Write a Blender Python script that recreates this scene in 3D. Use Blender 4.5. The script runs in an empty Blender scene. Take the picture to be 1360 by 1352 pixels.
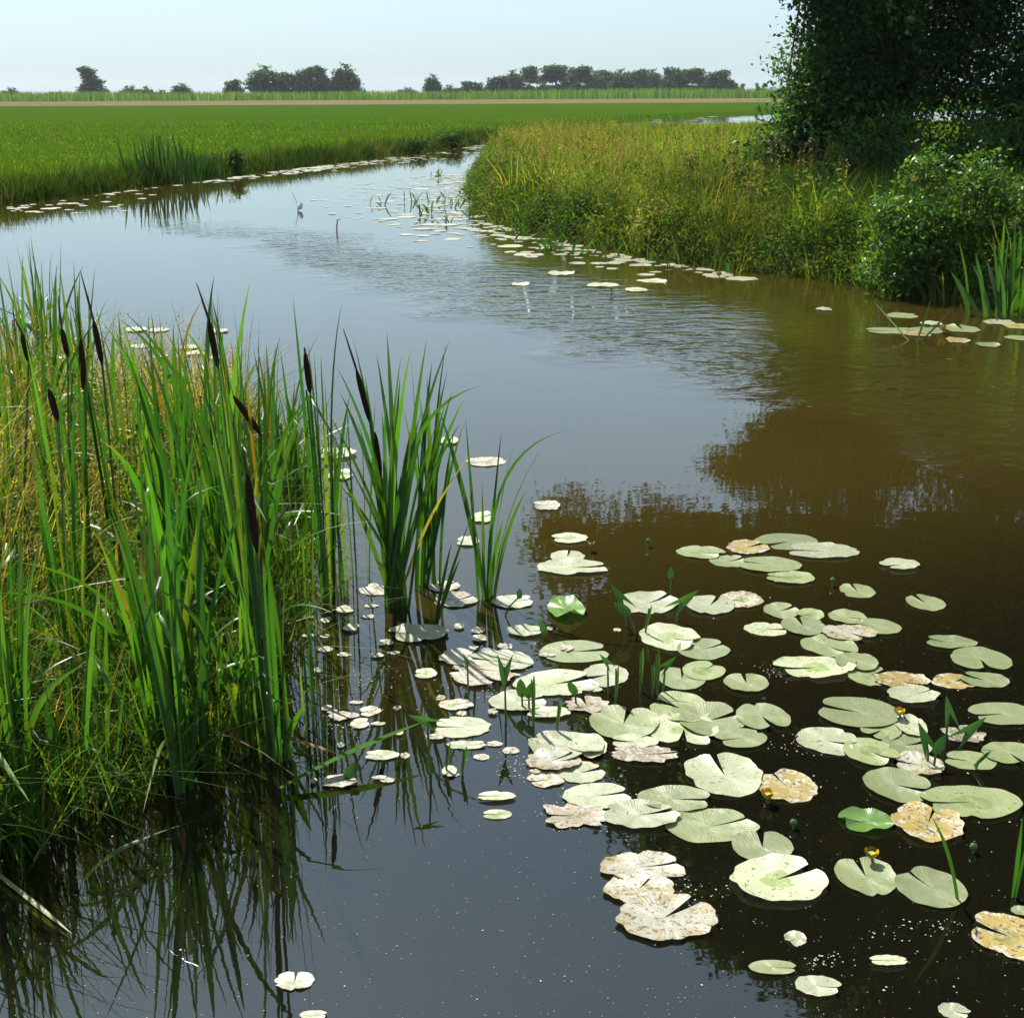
import bpy, math, random
import numpy as np
from mathutils import Vector, Matrix

# ------------------------------------------------------------------ camera, sky, sun, exposure
SC = bpy.context.scene
COL = SC.collection
R = math.radians
IMG_W, IMG_H = 1360.0, 1352.0
FPX = 1700.0                                   # focal length in photo pixels
CAM_H = 2.2
PITCH = math.atan((676 - 124) / FPX)
ROLL = 0.0045

cam_d = bpy.data.cameras.new('camera')
cam_d.sensor_fit = 'HORIZONTAL'
cam_d.sensor_width = 36.0
cam_d.lens = FPX / IMG_W * 36.0
cam_d.clip_start = 0.05
cam_d.clip_end = 20000
cam = bpy.data.objects.new('camera', cam_d)
COL.objects.link(cam)
cam.matrix_world = (Matrix.Translation((0, 0, CAM_H)) @ Matrix.Rotation(R(90) - PITCH, 4, 'X')
                    @ Matrix.Rotation(-ROLL, 4, 'Z'))
SC.camera = cam
CM = cam.matrix_world.to_3x3()

SUN_AZ = 27.0      # degrees to the left of the viewing direction (+Y)
SUN_EL = 53.0
world = bpy.data.worlds.new('World')
SC.world = world
world.use_nodes = True
wn = world.node_tree
bg = wn.nodes['Background']
sky = wn.nodes.new('ShaderNodeTexSky')
sky.sky_type = 'NISHITA'
sky.sun_disc = False
sky.sun_elevation = R(SUN_EL)
sky.sun_rotation = R(-SUN_AZ)
sky.altitude = 0
sky.air_density = 1.0
sky.dust_density = 2.0
sky.ozone_density = 3.0
tint = wn.nodes.new('ShaderNodeMix')            # white balance of the photo
tint.data_type = 'RGBA'; tint.blend_type = 'MULTIPLY'
tint.inputs[0].default_value = 1.0
tint.inputs[7].default_value = (0.76, 0.95, 1.06, 1)
wn.links.new(sky.outputs['Color'], tint.inputs[6])
veil = wn.nodes.new('ShaderNodeMix')            # thin even veil of high haze over the whole sky
veil.data_type = 'RGBA'
veil.inputs[7].default_value = (6.0, 7.5, 8.5, 1)
wtc = wn.nodes.new('ShaderNodeTexCoord')
wmp = wn.nodes.new('ShaderNodeMapping'); wmp.inputs['Scale'].default_value = (1.0, 1.0, 6.0)
wnz = wn.nodes.new('ShaderNodeTexNoise'); wnz.inputs['Scale'].default_value = 2.2; wnz.inputs['Detail'].default_value = 5
wmr = wn.nodes.new('ShaderNodeMapRange'); wmr.inputs['To Min'].default_value = 0.40; wmr.inputs['To Max'].default_value = 0.60
wn.links.new(wtc.outputs['Generated'], wmp.inputs[0]); wn.links.new(wmp.outputs[0], wnz.inputs[0])
wn.links.new(wnz.outputs[0], wmr.inputs[0]); wn.links.new(wmr.outputs[0], veil.inputs[0])
wn.links.new(tint.outputs[2], veil.inputs[6])
wn.links.new(veil.outputs[2], bg.inputs['Color'])
bg.inputs['Strength'].default_value = 0.068

sun_d = bpy.data.lights.new('sun', 'SUN')
sun_d.energy = 4.8
sun_d.angle = R(0.53)
sun_d.color = (1.0, 0.95, 0.86)
sun = bpy.data.objects.new('sun', sun_d)
COL.objects.link(sun)
sdir = Vector((-math.sin(R(SUN_AZ)) * math.cos(R(SUN_EL)), math.cos(R(SUN_AZ)) * math.cos(R(SUN_EL)), math.sin(R(SUN_EL))))
sun.rotation_euler = sdir.to_track_quat('Z', 'Y').to_euler()
sun.location = sdir * 60

vs = SC.view_settings
vs.view_transform = 'Standard'
vs.look = 'None'
vs.exposure = 1.03
vs.gamma = 1.0
vs.use_curve_mapping = False
SC.cycles.max_bounces = 10
SC.cycles.transparent_max_bounces = 12
SC.cycles.transmission_bounces = 4
SC.cycles.glossy_bounces = 3
SC.cycles.diffuse_bounces = 3
SC.cycles.sample_clamp_indirect = 6.0
SC.cycles.caustics_reflective = False
SC.cycles.caustics_refractive = False

# ------------------------------------------------------------------ helpers
rng = np.random.default_rng(7)
random.seed(7)


def ray(px, py):
    return CM @ Vector(((px - 680) / FPX, (676 - py) / FPX, -1.0))


def G(px, py, z=0.0):
    """the point on the level z that the photo shows at this pixel"""
    d = ray(px, py)
    t = (z - CAM_H) / d.z
    return Vector((d.x * t, d.y * t, z))


def D(px, py, y):
    """the point at distance y (metres forward) that the photo shows at this pixel"""
    d = ray(px, py)
    t = y / d.y
    return Vector((d.x * t, y, CAM_H + d.z * t))


CMI = np.array(CM.transposed())


def project(P):
    q = (np.asarray(P, float) - np.array([0, 0, CAM_H])) @ CMI.T
    return 680 + FPX * q[:, 0] / -q[:, 2], 676 - FPX * q[:, 1] / -q[:, 2]


def px_scale(p):
    """metres per photo pixel at point p"""
    q = CM.transposed() @ (Vector(p) - Vector((0, 0, CAM_H)))
    return -q.z / FPX


def new_mesh(name, V, F, C=None, smooth=True, extra=None):
    """V (n,3), F a list of int arrays (m,3) or (m,4), C (n,3) colours"""
    V = np.asarray(V, np.float32)
    if not isinstance(F, (list, tuple)):
        F = [F]
    me = bpy.data.meshes.new(name)
    me.vertices.add(len(V))
    me.vertices.foreach_set('co', V.ravel())
    li = np.concatenate([np.asarray(f, np.int32).ravel() for f in F])
    tot = np.concatenate([np.full(len(f), np.asarray(f).shape[1], np.int32) for f in F])
    st = np.concatenate([[0], np.cumsum(tot)[:-1]]).astype(np.int32)
    me.loops.add(len(li))
    me.loops.foreach_set('vertex_index', li)
    me.polygons.add(len(tot))
    me.polygons.foreach_set('loop_start', st)
    me.polygons.foreach_set('loop_total', tot)
    if smooth:
        me.polygons.foreach_set('use_smooth', np.ones(len(tot), bool))
    if C is not None:
        a = me.color_attributes.new('Col', 'FLOAT_COLOR', 'POINT')
        cc = np.ones((len(V), 4), np.float32)
        cc[:, :3] = C
        a.data.foreach_set('color', cc.ravel())
    for k, v in (extra or {}).items():
        a = me.attributes.new(k, 'FLOAT_VECTOR', 'POINT')
        a.data.foreach_set('vector', np.asarray(v, np.float32).ravel())
    me.update(calc_edges=True)
    return me


def add(name, me, mat=None, parent=None, loc=None):
    o = bpy.data.objects.new(name, me)
    COL.objects.link(o)
    if me is not None and mat is not None and not me.materials:
        me.materials.append(mat)
    if parent is not None:
        o.parent = parent
    if loc is not None:
        o.location = loc
    return o


def tag(o, label=None, cat=None, group=None, kind=None):
    if label: o['label'] = label
    if cat: o['category'] = cat
    if group: o['group'] = group
    if kind: o['kind'] = kind
    return o


def thing(name, loc, label, cat, group=None):
    return tag(add(name, None, loc=loc), label, cat, group)


def copy_tree(o, parent=None):
    c = o.copy()
    COL.objects.link(c)
    c.parent = parent
    for ch in o.children:
        copy_tree(ch, c)
    return c


class Bag:
    """collects pieces of one mesh"""
    def __init__(s):
        s.V, s.F3, s.F4, s.C, s.n = [], [], [], [], 0

    def put(s, V, F, C):
        V = np.asarray(V, float)
        F = np.asarray(F, int) + s.n
        (s.F4 if F.shape[1] == 4 else s.F3).append(F)
        s.V.append(V)
        C = np.asarray(C, float)
        s.C.append(np.broadcast_to(C, (len(V), 3)) if C.ndim == 1 else C)
        s.n += len(V)

    def mesh(s, name, smooth=True):
        F = []
        if s.F4: F.append(np.concatenate(s.F4))
        if s.F3: F.append(np.concatenate(s.F3))
        return new_mesh(name, np.concatenate(s.V), F, np.concatenate(s.C), smooth)


def tube(pts, rad, n=6, cap=True):
    pts = np.asarray([tuple(p) for p in pts], float)
    rad = np.broadcast_to(np.asarray(rad, float), (len(pts),))
    tan = np.gradient(pts, axis=0)
    tan /= np.linalg.norm(tan, axis=1)[:, None] + 1e-9
    ref = np.array([0.31, 0.95, 0.05])
    a = np.cross(tan, ref); a /= np.linalg.norm(a, axis=1)[:, None] + 1e-9
    b = np.cross(tan, a)
    th = np.linspace(0, 2 * np.pi, n, endpoint=False)
    V = (pts[:, None] + rad[:, None, None] * (np.cos(th)[None, :, None] * a[:, None] + np.sin(th)[None, :, None] * b[:, None])).reshape(-1, 3)
    F = []
    for i in range(len(pts) - 1):
        for j in range(n):
            k = (j + 1) % n
            F.append((i * n + j, i * n + k, (i + 1) * n + k, (i + 1) * n + j))
    return V, np.array(F)


def blades(P, H, W, col, lean=0.25, droop=0.3, seg=3, tip=None, base=None, az=None):
    """grass blades as one block of quads: P (n,3) roots, H, W (n,), col (n,3)"""
    P = np.asarray(P, float); n = len(P)
    H = np.broadcast_to(H, (n,)); W = np.broadcast_to(W, (n,))
    az = rng.uniform(0, 2 * np.pi, n) if az is None else az
    ln = np.abs(rng.normal(0, lean, n)); dr = np.abs(rng.normal(0, droop, n))
    d = np.stack([np.cos(az), np.sin(az), np.zeros(n)], 1)
    wa = rng.uniform(0, np.pi, n)
    wd = np.stack([np.cos(wa), np.sin(wa), np.zeros(n)], 1)
    t = np.linspace(0, 1, seg + 1)
    prof = np.clip(1.0 - t ** 2.2, 0.04, 1)
    V = np.zeros((n, seg + 1, 2, 3)); C = np.zeros((n, seg + 1, 2, 3))
    tip = col if tip is None else tip
    base = col if base is None else base
    for k, tk in enumerate(t):
        c = P + d * (H * (ln * tk + dr * tk ** 2.3))[:, None]
        c[:, 2] += H * (tk - 0.35 * dr * tk ** 2.5)
        off = wd * (W * prof[k] * 0.5)[:, None]
        V[:, k, 0] = c - off; V[:, k, 1] = c + off
        cc = base * (1 - tk) + tip * tk if tip is not col or base is not col else col
        C[:, k, 0] = cc; C[:, k, 1] = cc
    idx = np.arange(n)[:, None] * (2 * (seg + 1))
    F = []
    for k in range(seg):
        a = idx + 2 * k
        F.append(np.concatenate([a, a + 1, a + 3, a + 2], 1))
    return V.reshape(-1, 3), np.concatenate(F), C.reshape(-1, 3)


def leaves(P, S, col, flat=0.5, aspect=0.55):
    """leaf-shaped folded quads: P (n,3), S (n,) length"""
    P = np.asarray(P, float); n = len(P)
    S = np.broadcast_to(S, (n,))
    az = rng.uniform(0, 2 * np.pi, n)
    el = rng.normal(-0.25, flat, n)
    d = np.stack([np.cos(az) * np.cos(el), np.sin(az) * np.cos(el), np.sin(el)], 1)
    r = rng.normal(0, 1, (n, 3)) * 0.55 + np.array([0, 0, 1.0])
    s = np.cross(d, r); s /= np.linalg.norm(s, axis=1)[:, None] + 1e-9
    nn = np.cross(s, d)
    V = np.zeros((n, 4, 3))
    V[:, 0] = P
    mid = P + d * (S * 0.45)[:, None] + nn * (S * 0.06)[:, None]
    V[:, 1] = mid - s * (S * aspect / 2)[:, None]
    V[:, 2] = P + d * S[:, None]
    V[:, 3] = mid + s * (S * aspect / 2)[:, None]
    F = np.arange(n)[:, None] * 4 + np.array([[0, 1, 2, 3]])
    return V.reshape(-1, 3), F, np.repeat(col, 4, 0)


def pick(cols, n, wts=None, jit=0.22):
    cols = np.array(cols, float)
    i = rng.choice(len(cols), n, p=None if wts is None else np.array(wts) / np.sum(wts))
    c = cols[i] * rng.uniform(1 - jit, 1 + jit, (n, 1))
    return np.clip(c * rng.uniform(0.93, 1.07, (n, 3)), 0, 1)


def inside(P, poly):
    x, y = P[:, 0], P[:, 1]
    poly = np.asarray(poly)
    r = np.zeros(len(P), bool)
    j = len(poly) - 1
    for i in range(len(poly)):
        xi, yi = poly[i]; xj, yj = poly[j]
        c = ((yi > y) != (yj > y)) & (x < (xj - xi) * (y - yi) / (yj - yi + 1e-12) + xi)
        r ^= c
        j = i
    return r


def sdist(P, poly):
    """signed distance to a polygon, positive inside"""
    poly = np.asarray(poly, float)
    best = np.full(len(P), 1e9)
    for i in range(len(poly)):
        a = poly[i]; b = poly[(i + 1) % len(poly)]
        ab = b - a
        t = np.clip(((P - a) @ ab) / (ab @ ab + 1e-12), 0, 1)
        best = np.minimum(best, np.linalg.norm(P - (a + t[:, None] * ab), axis=1))
    return np.where(inside(P, poly), best, -best)


def vnoise(P, s=1.0, seed=0):
    """cheap smooth noise in -1..1"""
    r = np.random.default_rng(seed)
    o = np.zeros(len(P))
    for k in range(6):
        f = s * (0.6 + 0.5 * k)
        a = r.uniform(0, 2 * np.pi); ph = r.uniform(0, 6.28)
        o += np.sin((P[:, 0] * np.cos(a) + P[:, 1] * np.sin(a)) * f + ph) / (1 + 0.5 * k)
    return o / 2.6


# ------------------------------------------------------------------ materials
def mat_new(name):
    m = bpy.data.materials.new(name)
    m.use_nodes = True
    nt = m.node_tree
    nt.nodes.clear()
    out = nt.nodes.new('ShaderNodeOutputMaterial')
    return m, nt, out


def N(nt, t, **kw):
    n = nt.nodes.new(t)
    for k, v in kw.items():
        if k in n.inputs.keys() if hasattr(n.inputs, 'keys') else False:
            n.inputs[k].default_value = v
        else:
            setattr(n, k, v)
    return n


def ramp(nt, fac, stops):
    n = nt.nodes.new('ShaderNodeValToRGB')
    e = n.color_ramp.elements
    while len(e) < len(stops): e.new(0.5)
    for k, (p, c) in enumerate(stops):
        e[k].position = p
        e[k].color = (*c, 1) if len(c) == 3 else c
    nt.links.new(fac, n.inputs['Fac'])
    return n.outputs['Color']


def math_n(nt, op, a, b=None, clamp=False):
    n = nt.nodes.new('ShaderNodeMath'); n.operation = op; n.use_clamp = clamp
    for i, v in enumerate((a, b)):
        if v is None: continue
        if isinstance(v, (int, float)): n.inputs[i].default_value = v
        else: nt.links.new(v, n.inputs[i])
    return n.outputs[0]


def mixc(nt, f, a, b, mode='MIX'):
    n = nt.nodes.new('ShaderNodeMix'); n.data_type = 'RGBA'; n.blend_type = mode
    for s, v in ((n.inputs[0], f), (n.inputs[6], a), (n.inputs[7], b)):
        if isinstance(v, (int, float)): s.default_value = v
        elif isinstance(v, tuple): s.default_value = (*v, 1)
        else: nt.links.new(v, s)
    return n.outputs[2]


def sstep(nt, v, a, b):
    n = nt.nodes.new('ShaderNodeMapRange'); n.interpolation_type = 'SMOOTHSTEP'; n.clamp = True
    n.inputs['From Min'].default_value = a; n.inputs['From Max'].default_value = b
    nt.links.new(v, n.inputs['Value'])
    return n.outputs[0]


def noise(nt, scale, detail=3, vec=None, rough=0.5, dim='3D'):
    n = nt.nodes.new('ShaderNodeTexNoise'); n.noise_dimensions = dim
    n.inputs['Scale'].default_value = scale
    n.inputs['Detail'].default_value = detail
    n.inputs['Roughness'].default_value = rough
    if vec is not None: nt.links.new(vec, n.inputs['Vector'])
    return n.outputs['Fac']


def foliage(name, trans=0.42, tint=(1.7, 1.6, 0.5), rough=0.5, spec=0.35, objvar=0.25, gain=1.0):
    """thin leaf: the colour comes from the mesh, light comes through from behind"""
    m, nt, out = mat_new(name)
    at = nt.nodes.new('ShaderNodeAttribute'); at.attribute_name = 'Col'
    oi = nt.nodes.new('ShaderNodeObjectInfo')
    geo = nt.nodes.new('ShaderNodeNewGeometry')
    nz = noise(nt, 9.0, 3, geo.outputs['Position'])
    v = math_n(nt, 'MULTIPLY_ADD', oi.outputs['Random'], 2 * objvar)
    nt.nodes[-1].inputs[2].default_value = 1 - objvar
    v = math_n(nt, 'MULTIPLY', v, gain)
    v2 = math_n(nt, 'MULTIPLY', v, math_n(nt, 'MULTIPLY_ADD', nz, 0.6)); nt.nodes[-2].inputs[2].default_value = 0.7
    hsv = nt.nodes.new('ShaderNodeHueSaturation')
    nt.links.new(at.outputs['Color'], hsv.inputs['Color'])
    nt.links.new(v2, hsv.inputs['Value'])
    p = nt.nodes.new('ShaderNodeBsdfPrincipled')
    nt.links.new(hsv.outputs['Color'], p.inputs['Base Color'])
    p.inputs['Roughness'].default_value = rough
    p.inputs['Specular IOR Level'].default_value = spec
    tl = nt.nodes.new('ShaderNodeBsdfTranslucent')
    nt.links.new(mixc(nt, 1.0, hsv.outputs['Color'], tint, 'MULTIPLY'), tl.inputs['Color'])
    mx = nt.nodes.new('ShaderNodeMixShader'); mx.inputs[0].default_value = trans
    nt.links.new(p.outputs[0], mx.inputs[1]); nt.links.new(tl.outputs[0], mx.inputs[2])
    nt.links.new(mx.outputs[0], out.inputs['Surface'])
    return m


def plain(name, col, rough=0.7, spec=0.3, scale=30, var=0.35, bump=0.0):
    m, nt, out = mat_new(name)
    tc = nt.nodes.new('ShaderNodeTexCoord')
    nz = noise(nt, scale, 5, tc.outputs['Object'], 0.6)
    c = ramp(nt, nz, [(0.3, tuple(x * (1 - var) for x in col)), (0.7, tuple(min(1, x * (1 + var)) for x in col))])
    p = nt.nodes.new('ShaderNodeBsdfPrincipled')
    nt.links.new(c, p.inputs['Base Color'])
    p.inputs['Roughness'].default_value = rough
    p.inputs['Specular IOR Level'].default_value = spec
    if bump:
        b = nt.nodes.new('ShaderNodeBump'); b.inputs['Strength'].default_value = bump; b.inputs['Distance'].default_value = 0.02
        nt.links.new(nz, b.inputs['Height']); nt.links.new(b.outputs[0], p.inputs['Normal'])
    nt.links.new(p.outputs[0], out.inputs['Surface'])
    return m


M_BLADE = foliage('cattail_leaf', 0.42, (1.5, 1.75, 0.35), 0.38, 0.45, 0.40, 0.66)
M_GRASS = foliage('grass', 0.46, (1.7, 1.7, 0.4), 0.6, 0.05, 0.0, 0.72)
M_WEED = foliage('weed_leaf', 0.32, (1.7, 1.8, 0.4), 0.7, 0.03, 0.0, 0.78)
M_TREE = foliage('tree_leaf', 0.42, (1.7, 2.0, 0.4), 0.5, 0.2, 0.1, 0.95)
M_SHRUB = foliage('shrub_leaf', 0.40, (1.8, 2.0, 0.35), 0.42, 0.28, 0.1, 0.85)
M_FAR = foliage('far_tree_leaf', 0.25, (1.4, 1.6, 0.4), 0.7, 0.05, 0.18, 0.85)
M_BARK = plain('bark', (0.075, 0.06, 0.045), 0.9, 0.1, 14, 0.5, 0.5)
M_SPIKE = plain('cattail_spike', (0.030, 0.016, 0.010), 0.95, 0.05, 220, 0.5, 0.4)
M_SPIKETIP = plain('cattail_spike_tip', (0.09, 0.055, 0.03), 0.9, 0.1, 160, 0.5, 0.3)
M_PETAL = plain('petal_yellow', (0.55, 0.30, 0.006), 0.45, 0.4, 60, 0.15)
M_DISC = plain('flower_disc', (0.36, 0.27, 0.02), 0.6, 0.3, 90, 0.3)
M_STALK = plain('green_stalk', (0.06, 0.12, 0.025), 0.45, 0.4, 40, 0.3)
M_BUD = plain('bud_green', (0.05, 0.12, 0.03), 0.4, 0.4, 50, 0.3)
M_SPECK = plain('pale_specks', (0.30, 0.29, 0.24), 0.6, 0.3, 90, 0.2)
M_DEAD = plain('dead_stem', (0.22, 0.15, 0.07), 0.8, 0.2, 30, 0.4)
M_FEATHER = plain('white_feather', (0.8, 0.8, 0.78), 0.6, 0.2, 60, 0.1)
M_MUD = plain('mud', (0.012, 0.010, 0.006), 0.9, 0.1, 3, 0.4)


def soil_mat(name, cols, scale):
    m, nt, out = mat_new(name)
    geo = nt.nodes.new('ShaderNodeNewGeometry')
    mp = nt.nodes.new('ShaderNodeMapping'); mp.inputs['Scale'].default_value = (0.35, 1.0, 1)
    nt.links.new(geo.outputs['Position'], mp.inputs['Vector'])
    a = noise(nt, scale, 8, mp.outputs[0], 0.68)
    b = sstep(nt, noise(nt, scale * 0.045, 4, mp.outputs[0], 0.6), 0.3, 0.7)
    c = ramp(nt, a, [(0.28, cols[0]), (0.5, cols[1]), (0.72, cols[2])])
    c = mixc(nt, math_n(nt, 'MULTIPLY', b, 0.8), c, cols[3])
    p = nt.nodes.new('ShaderNodeBsdfPrincipled')
    p.inputs['Roughness'].default_value = 1.0; p.inputs['Specular IOR Level'].default_value = 0.0
    nt.links.new(c, p.inputs['Base Color'])
    bp = nt.nodes.new('ShaderNodeBump'); bp.inputs['Strength'].default_value = 0.8; bp.inputs['Distance'].default_value = 0.1
    nt.links.new(a, bp.inputs['Height']); nt.links.new(bp.outputs[0], p.inputs['Normal'])
    nt.links.new(p.outputs[0], out.inputs['Surface'])
    return m


M_FIELD = soil_mat('meadow', [(0.012, 0.040, 0.0015), (0.023, 0.062, 0.0025), (0.040, 0.086, 0.004), (0.040, 0.068, 0.005)], 2.2)
M_BANK = soil_mat('bank_soil', [(0.020, 0.026, 0.008), (0.045, 0.055, 0.016), (0.09, 0.09, 0.03), (0.04, 0.06, 0.015)], 5.0)
M_HAY = soil_mat('mown_hay', [(0.07, 0.055, 0.025), (0.13, 0.10, 0.055), (0.21, 0.16, 0.10), (0.085, 0.09, 0.025)], 0.7)

# water: mirror by Fresnel over brown, slightly clear water
m, nt, out = mat_new('water')
geo = nt.nodes.new('ShaderNodeNewGeometry')
sep = nt.nodes.new('ShaderNodeSeparateXYZ'); nt.links.new(geo.outputs['Position'], sep.inputs[0])
X, Y = sep.outputs[0], sep.outputs[1]
mp = nt.nodes.new('ShaderNodeMapping'); mp.inputs['Scale'].default_value = (0.55, 1.0, 1); mp.inputs['Rotation'].default_value = (0, 0, R(-12))
nt.links.new(geo.outputs['Position'], mp.inputs['Vector'])
big = noise(nt, 0.35, 3, geo.outputs['Position'], 0.55)
s = math_n(nt, 'ADD', math_n(nt, 'MULTIPLY', math_n(nt, 'ADD', X, 3.0), 0.865), math_n(nt, 'MULTIPLY', math_n(nt, 'ADD', Y, -17.0), 0.5))
s = math_n(nt, 'ADD', s, math_n(nt, 'MULTIPLY', math_n(nt, 'ADD', big, -0.5), 3.2))


k1 = sstep(nt, s, -0.1, 0.7)
k2 = math_n(nt, 'MULTIPLY_ADD', sstep(nt, s, 3.4, 1.4), 0.78); nt.nodes[-1]
k2.node.inputs[2].default_value = 0.22
k3 = sstep(nt, Y, 26.0, 17.0)
k4 = sstep(nt, Y, 5.2, 8.5)
mask = math_n(nt, 'MULTIPLY', math_n(nt, 'MULTIPLY', k1, k2), math_n(nt, 'MULTIPLY', k3, k4))
rp = noise(nt, 5.5, 3, mp.outputs[0], 0.5)
fine = noise(nt, 2.6, 4, mp.outputs[0], 0.5)
hgt = math_n(nt, 'ADD', math_n(nt, 'MULTIPLY', math_n(nt, 'MULTIPLY', rp, mask), 0.034), math_n(nt, 'MULTIPLY', fine, 0.0016))
bp = nt.nodes.new('ShaderNodeBump'); bp.inputs['Strength'].default_value = 1.0; bp.inputs['Distance'].default_value = 1.0
nt.links.new(hgt, bp.inputs['Height'])
fr = nt.nodes.new('ShaderNodeFresnel'); fr.inputs['IOR'].default_value = 1.84
gl = nt.nodes.new('ShaderNodeBsdfGlossy'); gl.inputs['Roughness'].default_value = 0.015; gl.inputs['Color'].default_value = (0.95, 1.0, 1.0, 1)
df = nt.nodes.new('ShaderNodeBsdfDiffuse')
near = sstep(nt, math_n(nt, 'ADD', Y, math_n(nt, 'MULTIPLY', X, -0.5)), 7.0, 3.4)      # the silt thins out towards the near water
silt = ramp(nt, big, [(0.3, (0.056, 0.042, 0.007)), (0.7, (0.070, 0.050, 0.009))])
nt.links.new(mixc(nt, near, silt, (0.009, 0.008, 0.004)), df.inputs['Color'])
tr = nt.nodes.new('ShaderNodeBsdfTransparent'); tr.inputs['Color'].default_value = (0.55, 0.40, 0.17, 1)
body = nt.nodes.new('ShaderNodeMixShader'); body.inputs[0].default_value = 0.5
nt.links.new(df.outputs[0], body.inputs[1]); nt.links.new(tr.outputs[0], body.inputs[2])
nt.links.new(bp.outputs[0], fr.inputs['Normal']); nt.links.new(bp.outputs[0], gl.inputs['Normal'])
mx = nt.nodes.new('ShaderNodeMixShader')
nt.links.new(fr.outputs[0], mx.inputs[0]); nt.links.new(body.outputs[0], mx.inputs[1]); nt.links.new(gl.outputs[0], mx.inputs[2])
nt.links.new(mx.outputs[0], out.inputs['Surface'])
M_WATER = m


def pad_mat(name, a, b, spots, spotcol, spotcol2, rough=0.42, trans=0.12, spec=1.0):
    """lily pad: radial veins, blotches of rot; pol = (radius, angle, 0) along the leaf"""
    m, nt, out = mat_new(name)
    at = nt.nodes.new('ShaderNodeAttribute'); at.attribute_name = 'pol'
    sp = nt.nodes.new('ShaderNodeSeparateXYZ'); nt.links.new(at.outputs['Vector'], sp.inputs[0])
    oi = nt.nodes.new('ShaderNodeObjectInfo')
    tc = nt.nodes.new('ShaderNodeTexCoord')
    cmb = nt.nodes.new('ShaderNodeCombineXYZ')
    for i in range(3): nt.links.new(math_n(nt, 'MULTIPLY', oi.outputs['Random'], 37.0 + 11 * i), cmb.inputs[i])
    va = nt.nodes.new('ShaderNodeVectorMath'); va.operation = 'ADD'
    nt.links.new(tc.outputs['Object'], va.inputs[0]); nt.links.new(cmb.outputs[0], va.inputs[1])
    vec = va.outputs[0]
    n1 = noise(nt, 9, 4, vec, 0.6)
    n2 = noise(nt, 24, 6, vec, 0.7)
    n3 = noise(nt, 70, 3, vec, 0.6)
    bend = math_n(nt, 'ADD', math_n(nt, 'MULTIPLY', sp.outputs[1], 26.0), math_n(nt, 'MULTIPLY', sp.outputs[0], 3.0))
    vein = math_n(nt, 'POWER', math_n(nt, 'ABSOLUTE', math_n(nt, 'SINE', bend)), 0.6)
    base = mixc(nt, n1, a, b)
    base = mixc(nt, math_n(nt, 'MULTIPLY', math_n(nt, 'SUBTRACT', 1.0, vein), 0.14), base, tuple(min(1, x * 1.5) for x in b))
    v = math_n(nt, 'MULTIPLY_ADD', oi.outputs['Random'], 0.5); v.node.inputs[2].default_value = 0.75
    hsv = nt.nodes.new('ShaderNodeHueSaturation'); nt.links.new(base, hsv.inputs['Color']); nt.links.new(v, hsv.inputs['Value'])
    base = hsv.outputs['Color']
    # blotches gather towards the rim
    e = math_n(nt, 'ADD', n2, math_n(nt, 'MULTIPLY', math_n(nt, 'POWER', sp.outputs[0], 4.0), 0.10))
    f1 = sstep(nt, e, 1.0 - spots, 1.06 - spots)
    f2 = sstep(nt, math_n(nt, 'ADD', n3, math_n(nt, 'MULTIPLY', n2, 0.6)), 1.12 - spots * 0.55, 1.18 - spots * 0.55)
    base = mixc(nt, f1, base, spotcol)
    base = mixc(nt, f2, base, spotcol2)
    wet = sstep(nt, math_n(nt, 'SUBTRACT', math_n(nt, 'MULTIPLY', n1, 1.0), sp.outputs[0]), 0.10, 0.17)
    wet = math_n(nt, 'MULTIPLY', wet, sstep(nt, oi.outputs['Random'], 0.4, 0.9))
    base = mixc(nt, wet, base, mixc(nt, 0.8, base, (0.45, 0.62, 0.10), 'MULTIPLY'))
    p = nt.nodes.new('ShaderNodeBsdfPrincipled')
    nt.links.new(base, p.inputs['Base Color'])
    p.inputs['Specular IOR Level'].default_value = spec
    rr = math_n(nt, 'MULTIPLY_ADD', n2, 0.22); rr.node.inputs[2].default_value = rough - 0.1
    nt.links.new(rr, p.inputs['Roughness'])
    bpn = nt.nodes.new('ShaderNodeBump'); bpn.inputs['Strength'].default_value = 0.55; bpn.inputs['Distance'].default_value = 0.004
    hh = math_n(nt, 'ADD', math_n(nt, 'ADD', math_n(nt, 'MULTIPLY', vein, 0.16), math_n(nt, 'MULTIPLY', n2, 0.7)), math_n(nt, 'MULTIPLY', n1, 2.6))
    nt.links.new(hh, bpn.inputs['Height']); nt.links.new(bpn.outputs[0], p.inputs['Normal'])
    tl = nt.nodes.new('ShaderNodeBsdfTranslucent'); nt.links.new(base, tl.inputs['Color'])
    mx = nt.nodes.new('ShaderNodeMixShader'); mx.inputs[0].default_value = trans
    nt.links.new(p.outputs[0], mx.inputs[1]); nt.links.new(tl.outputs[0], mx.inputs[2])
    nt.links.new(mx.outputs[0], out.inputs['Surface'])
    return m


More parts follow.
